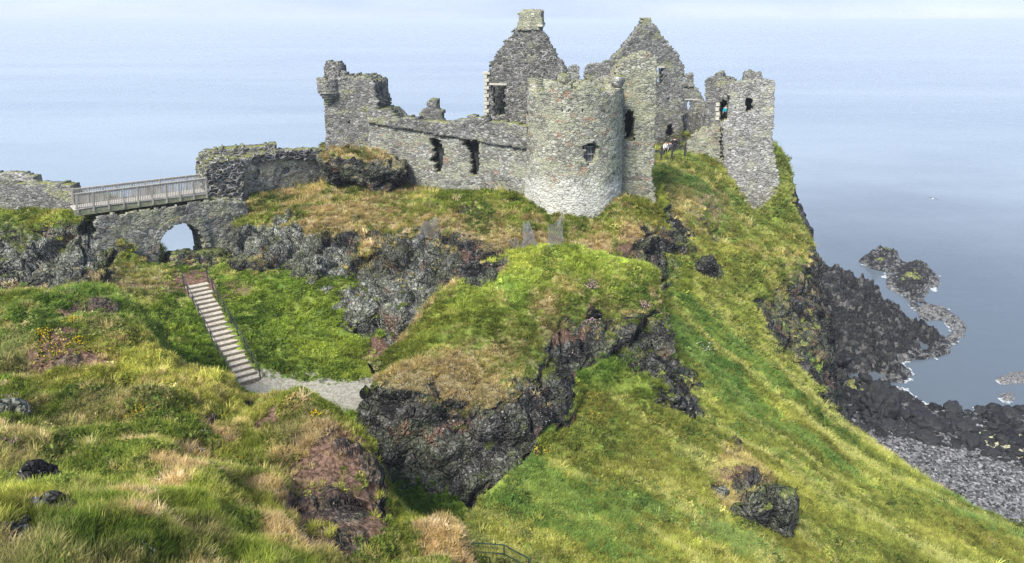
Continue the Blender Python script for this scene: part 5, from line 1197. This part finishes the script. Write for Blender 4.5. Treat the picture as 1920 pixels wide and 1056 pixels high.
for a in [(88, 854, 9, 'white', 'small white flower tuft beneath the pink clump', .8), (26, 900, 18, 'white', 'white flowers left of the upper black rock', .5), (58, 892, 16, 'white', 'white flowers touching the top of the upper black rock', .5), (276, 1038, 16, 'white', 'white flower plant at the bottom edge of the grass', .5), (386, 818, 10, 'white', 'white flowers below the slanting grey stone', .6), (380, 852, 10, 'white', 'white flowers further down from the slanting grey stone', .4), (1318, 500, 12, 'white', 'white flowers beside the black boulder on the slope', .5), (1325, 650, 22, 'white', 'pale flowering herbs on the slope right of the knoll', .6), (300, 905, 12, 'white', 'few white flowers in dry foreground grass', .3)]: clump(*a)

#@@GRASS@@
# ------------------------------------------------------------------ grass
M['blade'] = leaf_mat('grass_blade', 'tint', trans=.35)
def tuft(seed, nb=34, leafy=False):
    g = np.random.default_rng(seed); V = []; Fs = []
    for k in range(nb):
        a = g.uniform(0, 6.283); r = .5*math.sqrt(g.random()); b = np.array([r*math.cos(a), r*math.sin(a), -.1])
        if leafy:
            c = b+np.array([0, 0, .1+.75*g.random()*(1-r)]); u = g.normal(size=3); u /= np.linalg.norm(u); w = np.cross(u, g.normal(size=3)); w /= np.linalg.norm(w); s = .13*g.uniform(.6, 1.4)
            n = len(V); V += [c-u*s, c-w*s*.55, c+u*s, c+w*s*.55]; Fs.append((n, n+1, n+2, n+3)); continue
        la = a+g.normal()*.9; L = g.uniform(.55, 1.1); lean = g.uniform(.15, .75); wd = .032*g.uniform(.7, 1.5); dr = np.array([math.cos(la), math.sin(la), 0]); sd = np.array([-dr[1], dr[0], 0])
        n = len(V)
        for i, t in enumerate((0, .45, .8, 1.0)):
            c = b+dr*lean*L*t*t+np.array([0, 0, 1])*L*t*(1-.32*lean*t); ww = wd*(1-t*.92); V += [c-sd*ww, c+sd*ww]
        for i in range(3): Fs.append((n+2*i, n+2*i+1, n+2*i+3, n+2*i+2))
    return mk('leaf_tuft' if leafy else 'grass_tuft', np.array(V), np.array(Fs), M['blade'], link=False)
SRC = [tuft(i) for i in range(4)]+[tuft(20+i, 46, True) for i in range(2)]
SRC = sorted(SRC, key=lambda o: o.name)      # grass_tuft x4 then leaf_tuft x2, the order the collection hands them out
GP = []; GN_ = []; GA = []; GK = []
for li, (k, X) in enumerate(FINE.items()):
    P = X[..., :3]; Nn = NORM[k]
    c = (P[:-1, :-1]+P[1:, 1:])/2; A = np.linalg.norm(np.cross(P[1:, 1:]-P[:-1, :-1], P[1:, :-1]-P[:-1, 1:]), axis=2)/2
    n = Nn[:-1, :-1]; at = X[:-1, :-1, 3:]
    px, py, d = project(c); v = np.array([0, 0, CAMH])-c; D = np.linalg.norm(v, axis=2); v /= D[..., None]
    vis = (px > -160) & (px < 2080) & (py > -40) & (py < 1180) & (d > 3) & ((n*v).sum(2) > -.12)
    den = np.minimum(52000/np.maximum(D, 9)**2, 420)
    nz = n[..., 2]
    gr = (1-sstep(.3, .62, at[..., 0]))*(1-sstep(.3, .6, at[..., 3]))*(1-.93*sstep(.35, .75, at[..., 2]+fbm(c.reshape(-1, 3), 1.2, 3, 303).reshape(nz.shape)*.5))
    gr = np.maximum(gr, .35*sstep(.5, .8, nz)*sstep(.62, .88, BASEN[k][:-1, :-1, 2]+fbm(c.reshape(-1, 3), .7, 2, 301).reshape(nz.shape)*.35)*(1-.85*sstep(.66, .92, at[..., 0]))*(at[..., 3] < .3)*(1-sstep(.4, .8, at[..., 2])))
    gr *= np.clip(nz*1.6+.1, 0, 1)
    lam = A*den*gr*vis
    cnt = np.random.default_rng(li).poisson(lam)
    i, j = np.nonzero(cnt); rep = cnt[i, j]; i = np.repeat(i, rep); j = np.repeat(j, rep)
    if not len(i): continue
    a, b = RNG.random(len(i))[:, None], RNG.random(len(i))[:, None]
    q = P[i, j]*(1-a)*(1-b)+P[i+1, j]*a*(1-b)+P[i, j+1]*(1-a)*b+P[i+1, j+1]*a*b
    GP.append(q); GN_.append(n[i, j]); GA.append(at[i, j]); GK += [k]*len(i)
for P_, n_, dv in OT:
    if len(P_):
        ii_ = RNG.integers(0, len(P_), min(len(P_), 600)); GP.append(P_[ii_]); GN_.append(n_[ii_]); at_ = np.zeros((len(ii_), 5)); at_[:, 1] = dv; GA.append(at_); GK += ['outcrop']*len(ii_)
GP = np.concatenate(GP); GN_ = np.concatenate(GN_); GA = np.concatenate(GA); GK = np.array(GK); NG = len(GP)
# nothing grows on the stairs
seg = np.array([stp(s_[-1]*k/20) for k in range(21)]); dst = np.min(np.linalg.norm(GP[:, None, :2]-seg[None, :, :2], axis=2), axis=1); kp = dst > .78
GP, GN_, GA, GK = GP[kp], GN_[kp], GA[kp], GK[kp]; NG = len(GP)
D = np.linalg.norm(GP-np.array([0, 0, CAMH]), axis=1)
n1 = fbm(GP, .28, 4, 201); n2 = fbm(GP, 1.1, 3, 203); n3 = fbm(GP, .1, 2, 205); rnd = RNG.random(NG)
g = np.clip(.5+n1*.75+n2*.5+(rnd-.5)*.5, 0, 1)[:, None]
dk, md, lt_ = np.array([.06, .095, .018]), np.array([.22, .28, .045]), np.array([.42, .46, .12])
tint = np.where(g < .5, dk+(md-dk)*g*2, md+(lt_-md)*(g*2-1))
em = sstep(.12, .4, n3+n1*.3)[:, None]*.45; tint = tint*(1-em)+np.array([.09, .24, .05])*em*(.6+.8*g)
yl = sstep(.05, .4, fbm(GP, .17, 3, 207))[:, None]*.5; tint = tint*(1-yl)+np.array([.38, .36, .07])*yl*(.5+g)
dry = sstep(.28, .72, GA[:, 1]+n2*.55+(rnd-.5)*.35)[:, None]
dc = np.where((RNG.random(NG) < .5)[:, None], np.array([.56, .44, .20]), np.array([.42, .29, .14])); dc = np.where((RNG.random(NG) < .25)[:, None], np.array([.68, .55, .38]), dc)
tint = tint*(1-dry*.9)+dc*dry*.9
lush = np.isin(GK, ['grassy_slope'])[:, None]*.34; tint = tint*(1-lush)+np.array([.46, .48, .13])*lush
tint *= RNG.uniform(.55, 1.12, NG)[:, None]*(1+.45*fbm(GP, .6, 3, 221))[:, None]
sl_ = np.isin(GK, ['grassy_slope']); ST = np.stack([(GP[:, 0]*.64+GP[:, 1]*.77)*1.15, (GP[:, 0]*.77-GP[:, 1]*.64)*.13, GP[:, 2]*.1], 1)
stk = fbm(ST, 1.0, 4, 231); tint = np.where(sl_[:, None], tint*(1+.5*stk)[:, None], tint)
pal = (sl_ & (stk+(rnd-.5)*.4 > .17))[:, None]; tint = np.where(pal, tint*.35+np.array([.44, .44, .17])*.65, tint)
emr = (sl_ & (fbm(ST*np.array([.6, 1.6, 1]), .6, 3, 235)+(rnd-.5)*.35 > .3))[:, None]; tint = np.where(emr, tint*.45+np.array([.07, .21, .05])*.55, tint)
gu = np.isin(GK, ['gully'])[:, None]; tint = np.where(gu, tint*np.array([.80, .98, .72]), tint); kn = np.isin(GK, ['grassy_knoll'])[:, None]; tint = np.where(kn, tint*np.array([.84, .86, .84]), tint)
fh = np.isin(GK, ['foreground_hill'])[:, None]; br = sstep(.08, .42, fbm(GP, .42, 4, 241)+(rnd-.5)*.3)[:, None]*fh*.42; tint = tint*(1-br)+np.array([.46, .36, .20])*br*(.5+.8*rnd[:, None])
crown = (np.isin(GK, ['grassy_knoll'])*sstep(28.9, 30.2, GP[:, 2]))[:, None]; tint = tint*(1+.25*crown)+np.array([.10, .12, .02])*crown
near = 1-sstep(14, 40, D)
tus = fbm(GP, .9, 3, 211); tint = tint*(1+.4*tus*near+.24*near)[:, None]
hgt = (.18+.14*near*(1+1.1*tus))*RNG.uniform(.6, 1.35, NG)*(1-.25*dry[:, 0]); wdt = np.maximum(.30, D*.0085)*RNG.uniform(.7, 1.3, NG)
hgt = np.maximum(hgt, wdt*.6)
leafy = RNG.random(NG) < np.where(np.isin(GK, ['gully']), .65, np.where(D < 26, .10, .32))*(1-dry[:, 0]*.7)
pick = np.where(leafy, RNG.integers(4, 6, NG), RNG.integers(0, 4, NG)); hgt = np.where(leafy, np.minimum(hgt, .3), hgt)
wd = (sstep(.12, .4, fbm(GP, .55, 3, 251))*(RNG.random(NG) < .35)*(dry[:, 0] < .5)*(D > 18)).astype(bool)   # broad-leaved weeds in drifts
pick = np.where(wd, RNG.integers(4, 6, NG), pick); hgt = np.where(wd, hgt*1.5, hgt); wdt = np.where(wd, wdt*1.25, wdt); tint = np.where(wd[:, None], tint*.45+np.array([.05, .11, .025])*.5, tint)
tk = (RNG.random(NG) < .025) & (D > 24); tint = tint*np.array([1.14, 1.09, 1.0]); hgt = np.where(tk, hgt*1.9, hgt); wdt = np.where(tk, wdt*1.5, wdt); tint = np.where(tk[:, None], tint*RNG.choice([.55, 1.35], NG)[:, None], tint)
rot = np.stack([RNG.normal(0, .22, NG)-GN_[:, 1]*.35, RNG.normal(0, .22, NG)+GN_[:, 0]*.35, RNG.uniform(0, 6.283, NG)], 1)
rot[:, :2] = np.where(True, rot[:, :2], 0)
print('tufts', NG)
scatter('grass', GP, rot, np.stack([wdt, wdt, hgt], 1), pick, tint, SRC, 'green and straw-coloured grass covering the hills')
# ------------------------------------------------------------------ sea air
hz = NT('sea_air'); vol = hz.n('ShaderNodeVolumePrincipled'); vol.inputs['Density'].default_value = .0003; vol.inputs['Color'].default_value = (.80, .90, 1, 1); vol.inputs['Anisotropy'].default_value = .0
hz.l(vol.outputs[0], hz.out.inputs['Volume'])
m = MB(); m.box((0, 0, (54-4)/2), (110000, 110000, 58)); tag(m.build('haze', hz.m), kind='stuff')

# ------------------------------------------------------------------ light, sky, camera
EL, AZ = R(50), R(215)          # sun behind the camera, to its left
wd = bpy.data.worlds.new('World'); SC.world = wd; wd.use_nodes = True; nt = wd.node_tree; nt.nodes.clear()
sk = nt.nodes.new('ShaderNodeTexSky'); sk.sky_type = 'NISHITA'; sk.sun_disc = False; sk.sun_elevation = EL; sk.sun_rotation = AZ; sk.altitude = 0; sk.air_density = 1.0; sk.dust_density = .15; sk.ozone_density = 2.0
bg = nt.nodes.new('ShaderNodeBackground'); bg.inputs[1].default_value = .12; ow = nt.nodes.new('ShaderNodeOutputWorld')
veil = nt.nodes.new('ShaderNodeMix'); veil.data_type = 'RGBA'; veil.inputs[7].default_value = (1.36, 1.66, 2.46, 1)   # thin high cloud
tcw = nt.nodes.new('ShaderNodeTexCoord'); mpw = nt.nodes.new('ShaderNodeMapping'); mpw.inputs['Scale'].default_value = (1, 1, 5); nzw = nt.nodes.new('ShaderNodeTexNoise'); nzw.inputs['Scale'].default_value = 1.6; nzw.inputs['Detail'].default_value = 5
rmw = nt.nodes.new('ShaderNodeMapRange'); rmw.inputs[1].default_value = .35; rmw.inputs[2].default_value = .65; rmw.inputs[3].default_value = .84; rmw.inputs[4].default_value = 1.0
nt.links.new(tcw.outputs['Generated'], mpw.inputs[0]); nt.links.new(mpw.outputs[0], nzw.inputs['Vector']); nt.links.new(nzw.outputs['Fac'], rmw.inputs[0]); nt.links.new(rmw.outputs[0], veil.inputs[0])
nt.links.new(sk.outputs[0], veil.inputs[6]); nt.links.new(veil.outputs[2], bg.inputs[0]); nt.links.new(bg.outputs[0], ow.inputs[0])
sl = bpy.data.lights.new('sun', 'SUN'); sl.energy = 2.4; sl.angle = R(20); sl.color = (1, .96, .9); so = bpy.data.objects.new('sun', sl); COL.objects.link(so)
sd_ = Vector((math.sin(AZ)*math.cos(EL), math.cos(AZ)*math.cos(EL), math.sin(EL)))
so.rotation_euler = sd_.to_track_quat('Z', 'Y').to_euler(); so.location = (-40, -40, 120)
cd = bpy.data.cameras.new('camera'); cd.sensor_width = 36; cd.lens = 24; cd.clip_end = 100000; cd.clip_start = .1
co = bpy.data.objects.new('camera', cd); COL.objects.link(co); co.location = (0, 0, CAMH); co.rotation_euler = (math.pi/2-PITCH, 0, 0); SC.camera = co
vs_ = SC.view_settings; vs_.view_transform = 'Standard'; vs_.look = 'None'; vs_.exposure = 1.75; vs_.gamma = 1
SC.render.engine = 'CYCLES'; SC.cycles.max_bounces = 6; SC.cycles.diffuse_bounces = 3; SC.cycles.glossy_bounces = 2; SC.cycles.transmission_bounces = 2; SC.cycles.caustics_reflective = False; SC.cycles.use_denoising = True; SC.cycles.denoiser = 'OPENIMAGEDENOISE'; SC.cycles.denoising_prefilter = 'NONE'
